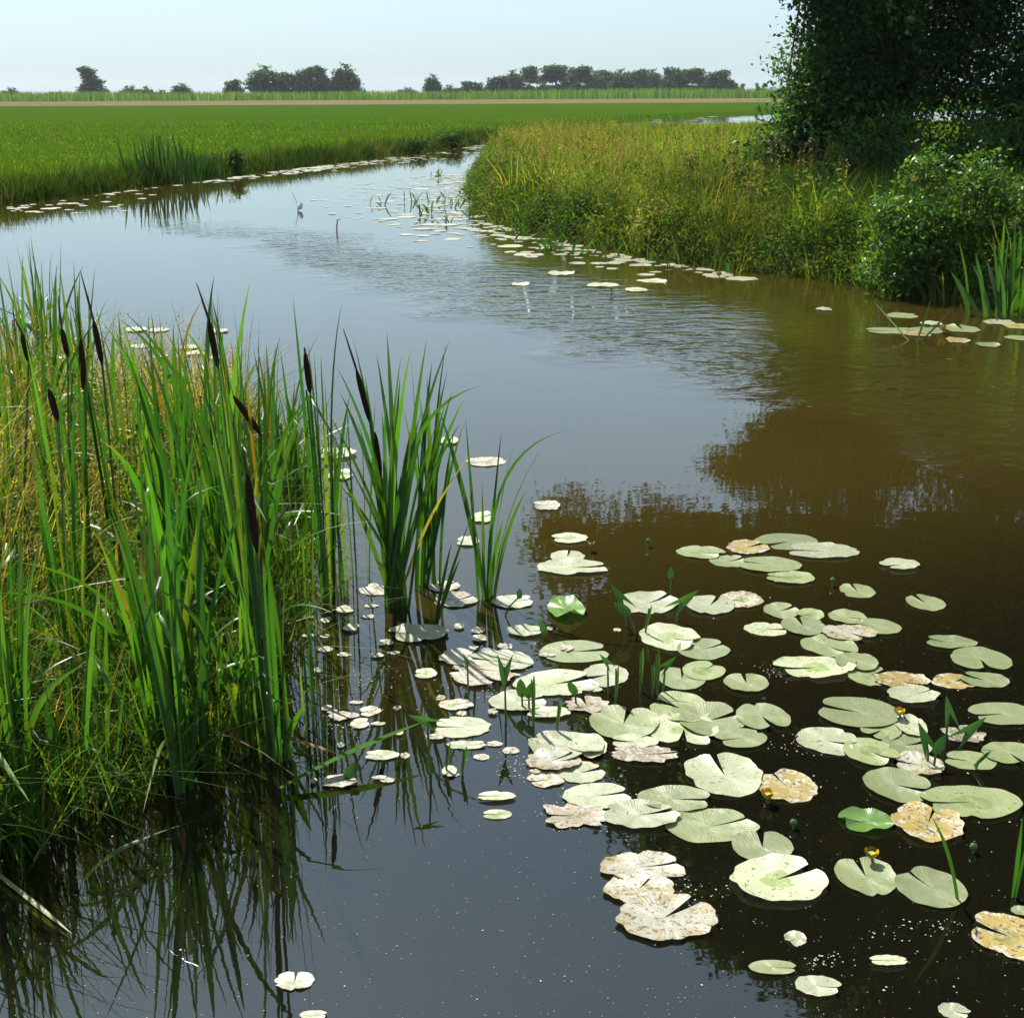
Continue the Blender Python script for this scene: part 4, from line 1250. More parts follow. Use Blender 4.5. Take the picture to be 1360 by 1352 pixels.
PADS = [
    (1044, 720, 80, 21, 215, 'g', 'broad green pad at the back of the raft, overlapping a ragged pale one'),
    (1093, 733, 89, 20, 170, 'w', 'ragged pale pad with brown rim at the back right of the raft'),
    (992, 728, 54, 18, 30, 'y', 'golden yellow rotting pad at the back of the raft'),
    (1022, 752, 80, 19, 160, 'g', 'long oval pad just in front of the golden rotting pad'),
    (967, 746, 48, 15, 20, 'g', 'small pad left of the long oval pad at the back'),
    (931, 735, 62, 16, 330, 'g', 'leftmost pad of the back row, beside the small one'),
    (1049, 769, 61, 16, 170, 'g', 'front pad of the back row, alone below the long oval'),
    (1195, 752, 51, 14, 210, 'w', 'solitary pad farthest right in the back water'),
    (1139, 786, 43, 18, 100, 'g', 'small round solitary pad in mid water below the back row'),
    (1229, 802, 47, 20, 115, 'g', 'small round solitary pad nearest the right side, mid water'),
    (984, 798, 56, 21, 200, 'd', 'brown-spotted pad left of the trio of small round pads'),
    (944, 806, 62, 24, 60, 'w', 'blotched pad with yellow centre left of the brown-spotted pad'),
    (862, 801, 78, 29, 30, 'w', 'wide pale pad among green shoots at the back left'),
    (1037, 812, 44, 20, 20, 'g', 'upper left pad of the trio of small round pads'),
    (1076, 818, 34, 15, 200, 'g', 'smallest pad of the trio, half covered'),
    (1067, 834, 54, 23, 95, 'g', 'front pad of the trio with its notch facing back'),
    (1017, 836, 56, 17, 350, 'w', 'flat pale pad left of the trio'),
    (1126, 821, 47, 18, 330, 'g', 'upper pad of the close group right of the trio'),
    (1165, 834, 59, 20, 160, 'g', 'right pad of the close group right of the trio'),
    (1129, 843, 70, 21, 300, 'd', 'pad with yellow stain below the close group'),
    (1101, 859, 70, 28, 300, 'g', 'oval pad with front notch below the yellow-stained pad'),
    (1163, 863, 60, 32, 180, 's', 'brown sunken pad under the water right of the oval pad'),
    (1263, 855, 64, 16, 165, 'g', 'flat narrow pad upper right, above the large round one'),
    (1302, 878, 74, 29, 265, 'g', 'large round pad with front notch at upper right'),
    (1268, 906, 60, 19, 40, 'y', 'yellow-brown pad tucked beside the round pad at upper right'),
    (1307, 904, 60, 20, 150, 'g', 'small green pad in front of the large round pad at upper right'),
    (1083, 889, 104, 27, 200, 'w', 'widest pale pad in the middle right of the raft'),
    (1137, 881, 53, 23, 250, 'g', 'green pad overlapping the right end of the widest pale pad'),
    (1157, 897, 60, 26, 30, 'g', 'green pad between the widest pale pad and the yellow-hearted one'),
    (1197, 905, 71, 22, 300, 'y', 'yellow-hearted pad in the middle right of the raft'),
    (1213, 924, 65, 22, 20, 'w', 'pale pad just in front of the yellow-hearted pad'),
    (991, 910, 56, 22, 90, 'g', 'small isolated pad with green centre between two pad groups'),
    (890, 848, 76, 34, 330, 'w', 'large pale pad behind the shoots, left of centre raft'),
    (934, 863, 66, 27, 20, 'g', 'pad touching the large pale pad on its right'),
    (906, 903, 60, 28, 80, 'g', 'pad with a small brown snail-like spot'),
    (935, 893, 54, 24, 45, 'g', 'pad half hidden right behind the spotted pad'),
    (903, 940, 76, 38, 150, 'g', 'pad crossed by leaf shadows at the back of the central heap'),
    (945, 957, 82, 42, 20, 'g', 'round pad on top of the central heap'),
    (1013, 954, 68, 33, 285, 'g', 'smooth pad at the right of the central heap'),
    (984, 983, 66, 24, 200, 'g', 'front right pad of the central heap, partly covered'),
    (908, 969, 88, 40, 260, 'w', 'front left pad of the central heap under the round one'),
    (829, 961, 88, 42, 75, 'g', 'large pale pad alone left of the central heap'),
    (844, 987, 58, 18, 180, 'w', 'narrow folded pad in front of the large pad left of the heap'),
    (1140, 948, 104, 38, 160, 'g', 'large ribbed pad with a yellow flower at its right edge'),
    (1100, 985, 80, 35, 330, 'w', 'silvery torn pad left in front of the large ribbed pad'),
    (1170, 971, 52, 24, 220, 'g', 'pad under the front edge of the large ribbed pad'),
    (1209, 966, 40, 28, 100, 'w', 'small torn pad behind the yellow flower stalk'),
    (1157, 1002, 68, 34, 310, 'g', 'green-hearted pad in front of the silvery torn pad'),
    (1203, 990, 61, 27, 10, 'g', 'pad behind the arrowhead leaves at right'),
    (1221, 1016, 60, 30, 170, 'd', 'half rotten brown and white pad under the arrowhead leaves'),
    (1333, 950, 84, 28, 190, 'g', 'large pad with left notch cut by the right edge'),
    (1281, 978, 54, 22, 100, 'b', 'brown rotten pad below the large right-edge pad'),
    (1288, 1011, 64, 24, 160, 'g', 'flat pad with shadow stripe near the right edge'),
    (1342, 1002, 72, 28, 280, 'g', 'pad at the right edge below the brown rotten pad'),
    (1192, 1045, 82, 43, 330, 'g', 'glossy green pad with a folded bright edge'),
    (1290, 1068, 124, 40, 190, 'g', 'biggest smooth oval pad, far right of the raft'),
    (1044, 1045, 78, 42, 110, 'y', 'rotting white and gold pad with a yellow flower beside it'),
    (962, 1030, 98, 54, 100, 'w', 'big bright ribbed pad with its notch facing back, centre front'),
    (1274, 1034, 38, 13, 0, 's', 'small yellow sunken pad behind the biggest oval'),
    (1231, 1094, 90, 50, 60, 'y', 'yellow-brown rotten pad under the biggest oval'),
    (1152, 1092, 70, 28, 190, 't', 'bright green tilted leaf half under water'),
    (1110, 1114, 48, 24, 20, 's', 'dark green sunken leaf left of the tilted one'),
    (1013, 1127, 76, 38, 85, 'g', 'shiny pad with upturned lobes behind the front white pad'),
    (1033, 1170, 122, 57, 25, 'w', 'largest front pad with a wide notch open to the right'),
    (1150, 1165, 75, 46, 95, 'g', 'heart-shaped pad below a spent yellow flower'),
    (1235, 1180, 86, 50, 120, 'g', 'oval pad beside a long thin leaf at lower right'),
    (1336, 1245, 88, 60, 150, 'y', 'yellow rotten pad cut by the right edge near the bottom'),
    (1356, 1213, 26, 12, 0, 'g', 'small pale leaf at the right edge above the yellow rotten pad'),
    (1056, 1247, 28, 19, 220, 'w', 'tiny pale leaf alone below the largest front pad'),
    (1026, 1286, 60, 17, 350, 'g', 'narrow folded leaf near the bottom, left one'),
    (1087, 1312, 58, 25, 340, 'w', 'curled pale leaf near the bottom, right of the narrow folded leaf'),
    (1180, 1279, 46, 13, 180, 'w', 'slim pale leaf near the bottom right'),
    (1268, 1344, 40, 20, 330, 'w', 'pale leaf cut by the bottom edge at right'),
    (792, 1058, 86, 31, 10, 'w', 'bright pad right of the brown drowned leaf'),
    (895, 1063, 92, 31, 350, 'g', 'smooth pad with right notch behind the front overlapping pair'),
    (852, 1085, 96, 35, 15, 'w', 'left pad of the front overlapping pair with a green eye'),
    (945, 1097, 118, 42, 20, 'g', 'right pad of the front overlapping pair'),
    (852, 1153, 106, 38, 10, 'd', 'topmost of the three rotting pads at front'),
    (848, 1183, 90, 38, 60, 'd', 'middle of the three rotting pads, mostly covered'),
    (884, 1221, 128, 57, 45, 'd', 'lowest and largest of the three rotting pads at front'),
    (772, 1026, 60, 27, 20, 'w', 'small pale pad in front of the bleached heap'),
    (752, 992, 96, 38, 300, 'w', 'bleached ribbed pad of the front left heap'),
    (783, 993, 44, 32, 100, 'w', 'right lobe pad of the bleached front left heap'),
    (735, 1012, 70, 28, 30, 'd', 'decayed lower pad of the bleached front left heap'),
    (725, 1036, 48, 20, 200, 'd', 'crumbling pad at the bottom of the bleached heap'),
    (766, 1084, 84, 32, 180, 'b', 'brown drowned rotting leaf left of the bright pad'),
    (856, 1004, 84, 22, 0, 'b', 'brown rotten leaf strip below the narrow folded pad'),
    (660, 1060, 48, 8, 180, 'w', 'thin floating leaf sliver in open dark water, upper one'),
    (661, 1082, 36, 12, 180, 'g', 'small floating leaf in open dark water, lower one'),
    (603, 1076, 31, 10, 180, 's', 'small sunken leaf left of the two floating slivers'),
    (597, 1026, 19, 16, 240, 'w', 'tiny white leaf on a thin stem in open water'),
    (757, 717, 46, 13, 190, 'w', 'back pad beside the small yellow flower at left'),
    (754, 740, 44, 15, 80, 'w', 'small double-lobed pad behind the long flat one'),
    (760, 755, 88, 19, 5, 'w', 'long flat pad with right notch alone at the back left'),
    (726, 673, 34, 12, 180, 'd', 'single withered pad farthest back in the tree reflection'),
    (752, 812, 48, 27, 290, 't', 'upright glossy bright green pad among pale ones'),
    (762, 866, 86, 28, 10, 'g', 'oval pale pad behind the bleached left raft'),
    (622, 874, 76, 24, 60, 'd', 'back left pad of the bleached left raft'),
    (664, 880, 84, 26, 170, 'w', 'middle pad of the bleached left raft'),
    (640, 900, 82, 26, 300, 'd', 'front left pad of the bleached left raft'),
    (738, 908, 108, 32, 20, 'w', 'long white pad with dark shadow stripe in the left raft'),
    (805, 898, 57, 29, 200, 'w', 'round pad with a young shoot in it, right end of the left raft'),
    (687, 933, 72, 26, 10, 'w', 'pad in front of the left raft behind two oval upright leaves'),
    (729, 949, 55, 14, 180, 'w', 'narrow white pad in front of the long white one'),
    (615, 966, 70, 26, 180, 'w', 'single white pad at the tip of the long leaning blade'),
    (606, 937, 44, 14, 20, 'd', 'crumbled white fragment between left raft and single white pad'),
    (780, 938, 56, 22, 100, 'b', 'brown crumbled pad between the left raft and the pale pads'),
    (698, 840, 46, 14, 350, 'w', 'small white pad behind the left raft'),
    (607, 797, 56, 20, 30, 'd', 'decayed pad at the foot of the sparse cattail clump, left'),
    (680, 800, 52, 17, 10, 'w', 'pad right at the foot of the sparse cattail clump'),
    (556, 843, 76, 22, 200, 'w', 'white pad striped by cattail shadows in front of the tall clump'),
    (566, 897, 28, 13, 180, 'w', 'small white scrap left of the bleached left raft'),
    (619, 990, 50, 9, 10, 'w', 'thin curled leaf edge below the single white pad'),
    (622, 720, 28, 12, 180, 'w', 'small pad behind the sparse cattail clump'),
    (642, 688, 30, 15, 30, 'w', 'pale pad behind the leaves of the sparse clump'),
    (596, 587, 25, 9, 90, 'w', 'small pad in open water right of the tall clump, left one'),
    (645, 614, 52, 12, 200, 'd', 'ragged pad in open water right of the tall clump, right one'),
    (508, 1004, 42, 12, 180, 'w', 'white scrap under the long leaning blade'),
    (452, 632, 32, 13, 20, 'w', 'white pad seen through the leaves left of the tall clump, lower one'),
    (448, 604, 48, 14, 180, 'w', 'white pad seen through the leaves left of the tall clump, upper one'),
    (492, 945, 28, 13, 200, 'd', 'crumbled white pad among reflections right of the nearest cattail'),
    (478, 962, 24, 13, 20, 'w', 'small white pad beside the crumbled one right of the nearest cattail'),
    (450, 953, 26, 12, 100, 'd', 'small decayed pad left of the crumbled one'),
    (452, 1040, 46, 16, 30, 'd', 'pale crumpled leaf below the base of the nearest cattail'),
    (391, 1304, 50, 22, 90, 'w', 'small two-lobed pale pad alone at the bottom left'),
    (416, 1350, 34, 12, 0, 'w', 'pale scrap cut by the bottom edge, left'),
    (458, 811, 24, 9, 0, 'w', 'little white pad between reed shoots and the tall clump'),
    (466, 836, 20, 9, 0, 'w', 'smallest white scrap in front of the reed shoots'),
    (500, 785, 46, 12, 0, 'd', 'decayed pad behind the foot of the tall clump'),
    (590, 780, 40, 14, 40, 'd', 'ragged pad right behind the tall clump'),
    (330, 640, 40, 10, 0, 'w', 'white pad glimpsed through the middle of the stand, lower'),
]
for a in PADS:
    pad(*a)
pr2 = np.random.default_rng(21)
for k in range(9):
    pad(pr2.uniform(150, 290), pr2.uniform(425, 500), pr2.uniform(16, 28), 5, pr2.uniform(0, 360), 'w', 'white lily pad half hidden behind the back of the left stand', 'lily pads behind the left stand')
for k in range(30):
    pad(pr2.normal(470, 45), pr2.uniform(770, 1060), pr2.uniform(9, 22), pr2.uniform(4, 8), pr2.uniform(0, 360), 'dw'[k % 2], 'small white leaf scrap drifting among the cattail reflections', 'leaf scraps among the cattail reflections')
for k in range(26):
    pad(pr2.normal(680, 70), pr2.uniform(830, 1040), pr2.uniform(9, 22), pr2.uniform(4, 9), pr2.uniform(0, 360), 'dwb'[k % 3], 'small pale leaf scrap drifting between the bleached pads', 'leaf scraps between the bleached pads')
for a in [(1198, 420, 36, 7, 0, 'g', 'green pad at right, nearest the shrub'), (1186, 440, 66, 8, 180, 'g', 'long green pad left in the right-hand group'), (1228, 440, 44, 8, 0, 'g', 'green pad second in the right-hand group'),
          (1216, 445, 34, 6, 0, 'y', 'yellow pad under the right-hand group'), (1279, 438, 42, 9, 90, 'g', 'green pad below the sword-leaved clump'), (1272, 453, 28, 7, 0, 'y', 'yellowed pad before the sword-leaved clump'),
          (1311, 459, 28, 6, 0, 'g', 'small front pad before the sword-leaved clump'), (1236, 431, 26, 5, 0, 'w', 'small pale pad behind the right-hand group'), (1326, 429, 36, 7, 0, 'w', 'pad beside the stems of the sword-leaved clump'),
          (1350, 434, 32, 7, 0, 'y', 'yellowed pad at the right edge under the clump'), (1350, 450, 30, 6, 0, 'g', 'green pad at the right edge, front'),
          (1094, 412, 20, 4, 0, 'w', 'little leaf in the brown water below the bank')]:
    pad(*a, group='lily pads by the right bank')

# the small far rafts: nothing tells these apart
pm_rng = np.random.default_rng(11)
FARM = [pad_mesh(0.26 * s, 0.30 * s, pm_rng.uniform(0, 6), k, 900 + i) for i, (s, k) in enumerate([(1, 'w'), (0.8, 'w'), (1.2, 'w'), (0.9, 'd'), (0.7, 'w'), (1.1, 'w')])]
for i, me in enumerate(FARM):
    me.materials.append(PADM['d' if i == 3 else 'w'])


def far_pads(n, path, wid, label, group, tight=0.5, smin=0.6, smax=1.25, bias=1, joined=None):
    path = np.array(path)
    seg = np.linalg.norm(np.diff(path, axis=0), axis=1)
    k = 0
    bagp = Bag(); pol = []
    while k < n:
        i = pm_rng.choice(len(seg), p=seg / seg.sum()); t = pm_rng.uniform()
        q = path[i] * (1 - t) + path[i + 1] * t
        w = wid[i] * (1 - t) + wid[i + 1] * t
        dd = (path[i + 1] - path[i]) / seg[i]
        q = q + np.array([dd[1], -dd[0]]) * w * abs(pm_rng.normal(0, tight)) * bias
        if sdist(q[None], PEN)[0] > 0.1 or sdist(q[None], FLD)[0] > 0.05: continue
        if joined == 'lily_pad_fringe' and pm_rng.uniform() > np.clip(0.45 + 0.9 * vnoise(q[None], 1.1, 61)[0], 0.05, 1): continue
        me = FARM[pm_rng.integers(len(FARM))]
        s_ = pm_rng.uniform(smin, smax); a_ = pm_rng.uniform(0, 6.28)
        loc = (q[0], q[1], 0.002 + 0.0015 * (k % 4))
        k += 1
        if joined:
            nv = len(me.vertices)
            co = np.zeros(nv * 3, np.float32); me.vertices.foreach_get('co', co); co = co.reshape(-1, 3)
            pv = np.zeros(nv * 3, np.float32); me.attributes['pol'].data.foreach_get('vector', pv); pol.append(pv.reshape(-1, 3))
            ca, sa = math.cos(a_), math.sin(a_)
            V = np.stack([co[:, 0] * ca - co[:, 1] * sa, co[:, 0] * sa + co[:, 1] * ca, co[:, 2] * 0.3], 1) * s_ + np.array(loc)
            n4 = np.array([p.vertices[:] for p in me.polygons if len(p.vertices) == 4]) + bagp.n
            n3 = np.array([p.vertices[:] for p in me.polygons if len(p.vertices) == 3]) + bagp.n
            bagp.V.append(V); bagp.F4.append(n4); bagp.F3.append(n3); bagp.n += nv
        else:
            o = add('lily_pad', me, loc=loc)
            o.scale = (s_, s_ * pm_rng.uniform(0.6, 1.1), s_ * 0.3)
            o.rotation_euler = (pm_rng.normal(0, 0.006), pm_rng.normal(0, 0.006), a_)
            tag(o, label, 'lily pad', group)
    if joined:
        me = new_mesh(joined, np.concatenate(bagp.V), [np.concatenate(bagp.F4), np.concatenate(bagp.F3)], None, True, {'pol': np.concatenate(pol)})
        tag(add(joined, me, PADM['w']), label, 'lily pads', kind='stuff')


pen_path = [g2(*p) for p in [(985, 366), (900, 352), (800, 334), (720, 316), (660, 300), (630, 280), (622, 258), (632, 232)]]
far_pads(135, pen_path, [0.4, 0.9, 1.6, 2.0, 2.2, 2.6, 2.2, 1.2], 'small pale lily pad in the raft fringing the grassy point', 'lily pads fringing the grassy point', 0.55, 0.6, 1.3, -1)
far_pads(460, pen_path, [0.2, 0.5, 0.9, 1.2, 1.8, 2.8, 2.8, 1.5], 'dense scatter of tiny pale pads close in to the grassy point', None, 0.5, 0.3, 0.85, -1, 'lily_pad_scatter')
fld_path = [g2(*p) for p in [(-30, 281), (0, 277), (100, 264), (200, 250), (300, 237), (400, 224), (500, 212), (600, 199), (655, 190)]]
far_pads(520, fld_path, [2.2, 2.0, 1.2, 0.9, 1.0, 1.4, 2.0, 3.0, 4.0], 'pale fringe of tiny lily pads along the far meadow bank', None, 0.5, 0.3, 1.0, 1, 'lily_pad_fringe')
ch = [(2, 86), (8, 104), (20, 128), (34, 148)]
far_pads(60, ch, [10, 12, 16, 16], 'pale glinting lily pads in the far channel behind the grassy point', None, 0.7, 2.0, 4.0, 1, 'lily_pad_drift')
for (x, y, w, h, lab) in [(690, 378, 26, 4, 'foremost little pad of the point raft, left'), (745, 364, 34, 5, 'pad pair edge in front of the point raft'), (800, 380, 40, 5, 'wide pad in front of the point raft'),
                          (845, 386, 28, 5, 'nearest pad of the point raft'), (865, 374, 38, 5, 'pad right of the nearest pad of the point raft'), (985, 371, 40, 5, 'pad raft end below the tall bank grass')]:
    pad(x, y, w, h, 0, 'w', lab, 'lily pads fringing the grassy point')


# ------------------------------------------------------------------ yellow water-lily flowers, shoots
def flower(px, py, stalk_h, size, label, spent=False):
    c = G(px, py + 6)
    top = D(px, py, c.y - 0.01)
    t = thing('water_lily_flower', c, label, 'flower', 'yellow water-lily flowers')
    tp = np.array(top - c)
    V, F = tube([(0, 0, -0.05), tp * 0.5 + np.array([0.004, 0, 0]), tp], [0.006, 0.005, 0.005], 6)
    add('stalk', new_mesh('stalk', V, F), M_STALK, t)
    for k in range(5):
        a0 = k * 2 * math.pi / 5
        V = []; F = []
        for i in range(5):
            u = i / 4
            for j in range(5):
                v = (j / 4 - 0.5)
                r_ = size * (0.25 + 0.75 * math.sin(u * 1.7)) * 0.62
                a = a0 + v * 1.45 * (1 - 0.35 * u * u)
                V.append((r_ * math.cos(a), r_ * math.sin(a), size * (u * 0.85 - 0.15 * abs(v) * u) - size * 0.1))
        for i in range(4):
            for j in range(4):
                q = i * 5 + j
                F.append((q, q + 1, q + 6, q + 5))
        o = add('petal', new_mesh('petal', np.array(V) + tp, np.array(F)), M_BUD if spent and k % 2 else M_PETAL, t)
    th = np.linspace(0, 2 * np.pi, 10, endpoint=False)
    V = np.vstack([np.stack([np.cos(th) * size * 0.34, np.sin(th) * size * 0.34, np.full(10, size * 0.42)], 1), np.stack([np.cos(th) * size * 0.22, np.sin(th) * size * 0.22, np.zeros(10)], 1), [[0, 0, size * 0.38]]]) + tp
    j = np.arange(10)
    F = [np.stack([j, (j + 1) % 10, (j + 1) % 10 + 10, j + 10], 1), np.stack([np.full(10, 20), j, (j + 1) % 10], 1)]
    add('disc', new_mesh('disc', V, F), M_DISC, t)


flower(784, 725, 0.04, 0.034, 'small yellow flower at the back left beside a white pad', True)
flower(1194, 949, 0.08, 0.032, 'yellow flower standing at the edge of the large ribbed pad')
flower(1019, 1059, 0.06, 0.034, 'bright yellow flower at the left of the rotting gold pad')
flower(1157, 1138, 0.04, 0.034, 'spent yellow flower above the heart-shaped pad', True)
flower(955, 366, 0.06, 0.06, 'yellow flower near the bank at the right end of the point raft')
flower(1252, 437, 0.06, 0.055, 'yellow flower among the right bank pads')
flower(812, 385, 0.05, 0.05, 'yellow flower in front of the point raft')


def bud(px, py, label):
    c = G(px, py + 8); top = D(px, py, c.y)
    t = thing('water_lily_bud', c, label, 'bud', 'water-lily buds')
    tp = np.array(top - c)
    V, F = tube([(0, 0, -0.05), tp * 0.5, tp], 0.004, 6)
    add('stalk', new_mesh('stalk', V, F), M_STALK, t)
    V, F = tube([tp + np.array([0, 0, z_]) for z_ in (-0.012, -0.006, 0, 0.008, 0.013)], [0.003, 0.010, 0.012, 0.009, 0.002], 9)
    add('bud', new_mesh('bud', V, F), M_BUD, t)


bud(1054, 1092, 'round green bud in dark water left of the tilted green leaf')
bud(1293, 1124, 'green bud in dark water below the biggest oval pad')
bud(1106, 770, 'small dark bud in the brown water behind the raft')
bud(861, 718, 'small dark bud in the tree reflection at the back')


def arrow_shoot(basepx, toppx, kind, label, size=0.075, ang=0.0):
    """young emergent shoot: a stalk with an arrowhead, oval or blade leaf"""
    b = G(*basepx)
    top = D(*toppx, b.y) - b
    t = thing('arrowhead_shoot', b, label, 'water plant', 'young shoots among the lily pads')
    tp = np.array(top)
    V, F = tube([(0, 0, -0.05), tp * 0.5, tp], [0.0045, 0.004, 0.003], 6)
    add('stalk', new_mesh('stalk', V, F), M_STALK, t)
    if kind == 'spear': 
        add('leaf', strap_leaf(tp * 0.2, tp * 1.15 + np.array([0.01, 0, 0]), 0.014, 0.05, None, (0.05, 0.13, 0.02), seg=6, wa=0.1), M_BLADE, t)
        return
    s = size
    if kind == 'arrow':
        pr = [(0, 0.2), (0.12, 0.35), (0.25, -0.55), (0.06, -0.1)]
        out_ = np.array([(0, 1.0), (0.14, 0.5), (0.22, 0.1), (0.34, -0.75), (0.08, -0.08), (-0.08, -0.08), (-0.34, -0.75), (-0.22, 0.1), (-0.14, 0.5)])
    else:
        out_ = np.array([(0, 1.0), (0.22, 0.72), (0.33, 0.3), (0.28, -0.1), (0.1, -0.3), (-0.1, -0.3), (-0.28, -0.1), (-0.33, 0.3), (-0.22, 0.72)])
    tilt = R(58)
    ca, sa = math.cos(ang), math.sin(ang)
    V = [(0, 0, 0.012 * s / 0.07)] + [(x, y, 0.25 * abs(x)) for x, y in out_]
    V = np.array(V) * s
    x, y, z = V[:, 0] * ca - V[:, 1] * sa, V[:, 0] * sa + V[:, 1] * ca, V[:, 2]
    V = np.stack([x, -z + 0 * y, y], 1)
    V = np.stack([V[:, 0], V[:, 1] + V[:, 2] * math.cos(tilt) * 0.6, V[:, 2] * math.sin(tilt)], 1) + tp
    n_ = len(out_)
    F = np.array([(0, 1 + i, 1 + (i + 1) % n_) for i in range(n_)])
    add('leaf', new_mesh('leaf', V, F, np.array((0.06, 0.16, 0.02)) * np.ones((len(V), 1)) * rng.uniform(0.8, 1.2), smooth=False), M_BLADE, t)


SHOOTS = [
    ((672, 960), (670, 888), 'arrow', 'two-pronged shoot standing before the left raft', 0.085, 3.1), ((709, 968), (706, 903), 'spear', 'bare spear shoot right of the two-pronged shoot'),
    ((694, 940), (693, 920), 'oval', 'oval upright leaf on the pad before the left raft', 0.06, 0.1), ((703, 944), (702, 922), 'oval', 'second oval upright leaf beside the first on that pad', 0.055, -0.3),
    ((766, 936), (763, 918), 'oval', 'dark leaf bud shoot on the long white pad', 0.05, 0.5), ((622, 928), (621, 880), 'arrow', 'single small shoot left of the left raft', 0.04, 0.4),
    ((739, 972), (742, 935), 'spear', 'short spear shoot above the bleached heap'), ((808, 922), (807, 880), 'arrow', 'thin shoot growing through the round pad', 0.05, 0.7),
    ((818, 935), (818, 888), 'spear', 'thin spear right of the round pad'), ((874, 922), (872, 868), 'spear', 'tuft spear in the middle of the raft, right'),
    ((868, 922), (866, 884), 'spear', 'tuft spear in the middle of the raft, left'), ((880, 920), (884, 884), 'arrow', 'arrow leaf of the tuft in the middle of the raft', 0.06, -0.8),
    ((851, 918), (851, 866), 'spear', 'thin dark shoot left of the middle tuft'), ((834, 832), (826, 795), 'arrow', 'arrow leaf by the wide pale back pad, left', 0.085, 0.6),
    ((848, 842), (832, 812), 'oval', 'leaf shoot low beside the back arrow leaf', 0.07, 0.9), ((856, 842), (862, 808), 'spear', 'spear shoot on the wide pale back pad'),
    ((897, 824), (905, 800), 'arrow', 'shoot with a leaf pointing right beside the wide back pad', 0.10, -0.9), ((891, 790), (891, 765), 'oval', 'dark little shoot behind the wide back pad', 0.045, 0.0),
    ((573, 1028), (567, 958), 'arrow', 'tall thin stem with a pale arrow tip at the end of the leaning blade', 0.07, 1.2), ((613, 1030), (616, 995), 'spear', 'short dark stem below the single white pad'),
    ((592, 1024), (594, 990), 'spear', 'thin stem holding the tiny white leaf'), ((1256, 978), (1261, 948), 'arrow', 'upright arrowhead leaf near the brown rotten pad', 0.075, 0.15),
    ((1276, 990), (1283, 972), 'arrow', 'arrowhead leaf leaning right by the brown rotten pad', 0.095, -0.9), ((1234, 1012), (1231, 986), 'arrow', 'arrowhead leaf over the half rotten pad', 0.085, 0.35),
    ((1240, 1018), (1244, 995), 'oval', 'dark leaf beside the arrowhead over the half rotten pad', 0.06, -0.5), ((474, 1035), (470, 1018), 'oval', 'drooping bud leaves right of the nearest cattail', 0.06, 2.6),
    ((664, 818), (690, 792), 'oval', 'small leaf at the foot of the sparse cattail clump', 0.04, 0.0), ((720, 848), (723, 838), 'oval', 'curled green leaf on the small white pad', 0.05, 0.3),
    ((1290, 1022), (1310, 1000), 'spear', 'leaning spear near the right edge pads'),
]
for a in SHOOTS:
    arrow_shoot(*a)
b = G(1276, 1197)
t = thing('iris_plant', b, 'single long thin leaf curving up from the oval pad at lower right', 'water plant', 'thin leaves at lower right')
aim_leaf(t, b, (1236, 1082), b.y, 0.013, 0.25, None, (0.05, 0.14, 0.02))
b = G(1346, 1192)
t = thing('iris_plant', b, 'two slim blades rising at the right edge above the yellow pad', 'water plant', 'thin leaves at lower right')
aim_leaf(t, b, (1358, 1085), b.y, 0.012, 0.05); aim_leaf(t, b, (1366, 1110), b.y, 0.012, 0.05)
# shoots in the raft by the point
pr = np.random.default_rng(5)
for k in range(26):
    i = pr.integers(0, 7)
    t_ = pr.uniform()
    q = np.array(pen_path[i]) * (1 - t_) + np.array(pen_path[i + 1]) * t_
    dd = np.array(pen_path[i + 1]) - np.array(pen_path[i]); dd /= np.linalg.norm(dd)
    q = q + np.array([-dd[1], dd[0]]) * pr.uniform(0, 2.0 if i > 3 else 0.7)
    t = thing('arrowhead_shoot', (q[0], q[1], 0), 'dark green water plant shoots rising from the raft by the grassy point', 'water plant', 'shoots in the raft by the point')
    for j in range(6):
        o = Vector((pr.normal(0, 0.10), pr.normal(0, 0.08), -0.02)); hh = pr.uniform(0.06, 0.30)
        add('leaf', strap_leaf(o, o + Vector((pr.normal(0, 0.12), pr.normal(0, 0.08), hh)), 0.03, 0.3, None, (0.05, 0.13, 0.02), seg=4), M_BLADE, t)

# ------------------------------------------------------------------ small floating things
n = 1500
px = rng.uniform(-20, 1380, n); py = 760 + 640 * rng.uniform(0, 1, n) ** 0.7
bag = Bag()
for x, y in zip(px, py):
    c = G(x, y, 0.0018)
    s = rng.uniform(0.0006, 0.0019) * (2.2 if rng.uniform() < 0.06 else 1)
    m_ = 5; a = np.linspace(0, 2 * np.pi, m_, endpoint=False) + rng.uniform(0, 6)
    V = np.stack([c.x + s * np.cos(a) * rng.uniform(0.6, 1.3, m_), c.y + s * np.sin(a) * rng.uniform(0.6, 1.3, m_), np.full(m_, c.z)], 1)
    V = np.vstack([V, [[c.x, c.y, c.z + s * 0.5]]])
    bag.put(V, np.array([(i, (i + 1) % m_, m_) for i in range(m_)]), (1, 1, 1))
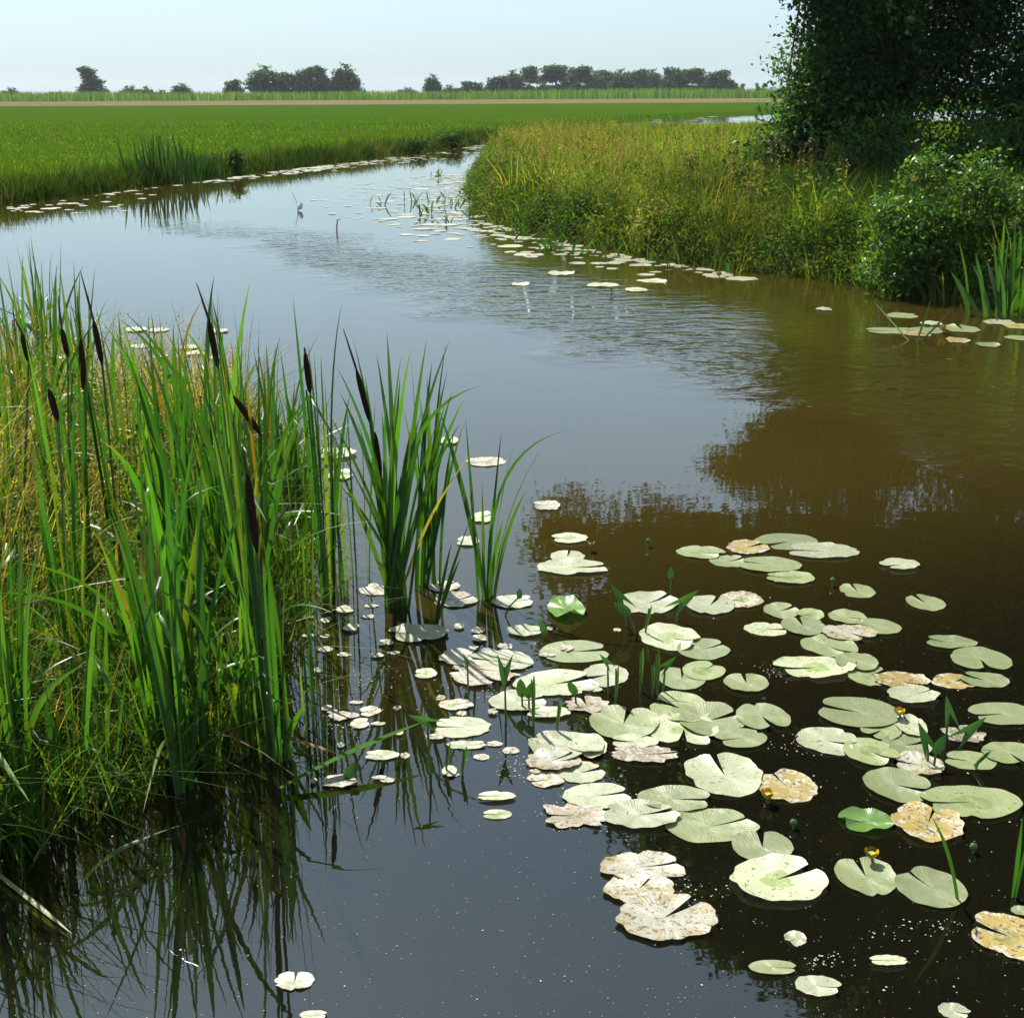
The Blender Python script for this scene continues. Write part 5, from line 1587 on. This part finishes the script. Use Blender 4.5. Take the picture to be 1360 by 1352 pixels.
# thicker drifts around rotten pads
for (x, y, r_, m_) in [(1185, 1235, 40, 30), (1250, 1230, 34, 45), (760, 1075, 60, 200), (700, 1020, 50, 160), (1060, 1045, 40, 80), (1095, 1275, 26, 50), (640, 915, 60, 180), (450, 960, 50, 160), (1060, 985, 50, 100), (900, 1190, 60, 120), (480, 900, 60, 120), (1030, 890, 30, 80)]:
    for _ in range(int(m_ * 0.6)):
        c = G(x + rng.normal(0, r_ * 0.5), y + rng.normal(0, r_ * 0.22), 0.002)
        s = rng.uniform(0.0008, 0.0036); a = np.linspace(0, 2 * np.pi, 5, endpoint=False)
        V = np.stack([c.x + s * np.cos(a) * rng.uniform(0.5, 1.4, 5), c.y + s * np.sin(a) * rng.uniform(0.5, 1.4, 5), np.full(5, c.z)], 1)
        V = np.vstack([V, [[c.x, c.y, c.z + s * 0.4]]])
        bag.put(V, np.array([(i, (i + 1) % 5, 5) for i in range(5)]), (1, 1, 1))
tag(add('floating_specks', bag.mesh('floating_specks'), M_SPECK), 'tiny pale specks of seed fluff drifting on the dark water', 'debris', kind='stuff')

pts = [G(*p, -0.012) for p in [(1163, 1195), (1167, 1222), (1180, 1236), (1205, 1244), (1235, 1242), (1258, 1228)]]
b = pts[0].copy()
V, F = tube([p - b for p in pts], [0.008, 0.007, 0.006, 0.005, 0.004, 0.003], 6)
tag(add('drowned_stem', new_mesh('drowned_stem', V, F), M_DEAD, loc=b), 'brown curved stem under the water below the heart-shaped pad', 'stem')
b = G(396, 280)
t = thing('floating_feather', b, 'white feather with a thin bent stalk on the far calm water', 'feather')
V, F = tube([(0, 0, 0), (-0.02, 0, 0.15), (-0.10, 0, 0.36)], [0.012, 0.010, 0.004], 5)
add('shaft', new_mesh('shaft', V, F), M_FEATHER, t)
V, F = tube([(-0.02, 0, 0.02), (0.03, 0, 0.06), (0.06, 0, 0.12), (0.05, 0, 0.17)], [0.01, 0.05, 0.045, 0.008], 7)
add('vane', new_mesh('vane', V, F), M_FEATHER, t)
b = G(447, 309)
V, F = tube([(0, 0, -0.05), (0.01, 0, 0.12), (0.02, 0.01, 0.2), (0.08, 0.01, 0.22)], [0.014, 0.012, 0.012, 0.005], 5)
tag(add('water_stick', new_mesh('water_stick', V, F), M_DEAD, loc=b), 'short dark stick poking out of the far calm water', 'stick')
bx = [(-2600, -120), (2600, -120), (2600, 2600), (-2600, 2600)]
V = [(x, y, -1.8) for x, y in bx] + [(x, y, 26) for x, y in bx]
F = np.array([(0, 3, 2, 1), (4, 5, 6, 7), (0, 1, 5, 4), (1, 2, 6, 5), (2, 3, 7, 6), (3, 0, 4, 7)])
m, nt, out = mat_new('haze')
pv = nt.nodes.new('ShaderNodeVolumePrincipled')
pv.inputs['Color'].default_value = (0.86, 0.92, 1.0, 1)
pv.inputs['Density'].default_value = 0.00012
pv.inputs['Anisotropy'].default_value = 0.2
nt.links.new(pv.outputs[0], out.inputs['Volume'])
tag(add('haze', new_mesh('haze', V, F, smooth=False), m), 'pale summer haze over the whole landscape', 'haze', kind='stuff')
print('objects', len(bpy.data.objects), 'tris', sum(len(m_.polygons) for m_ in bpy.data.meshes) * 2)
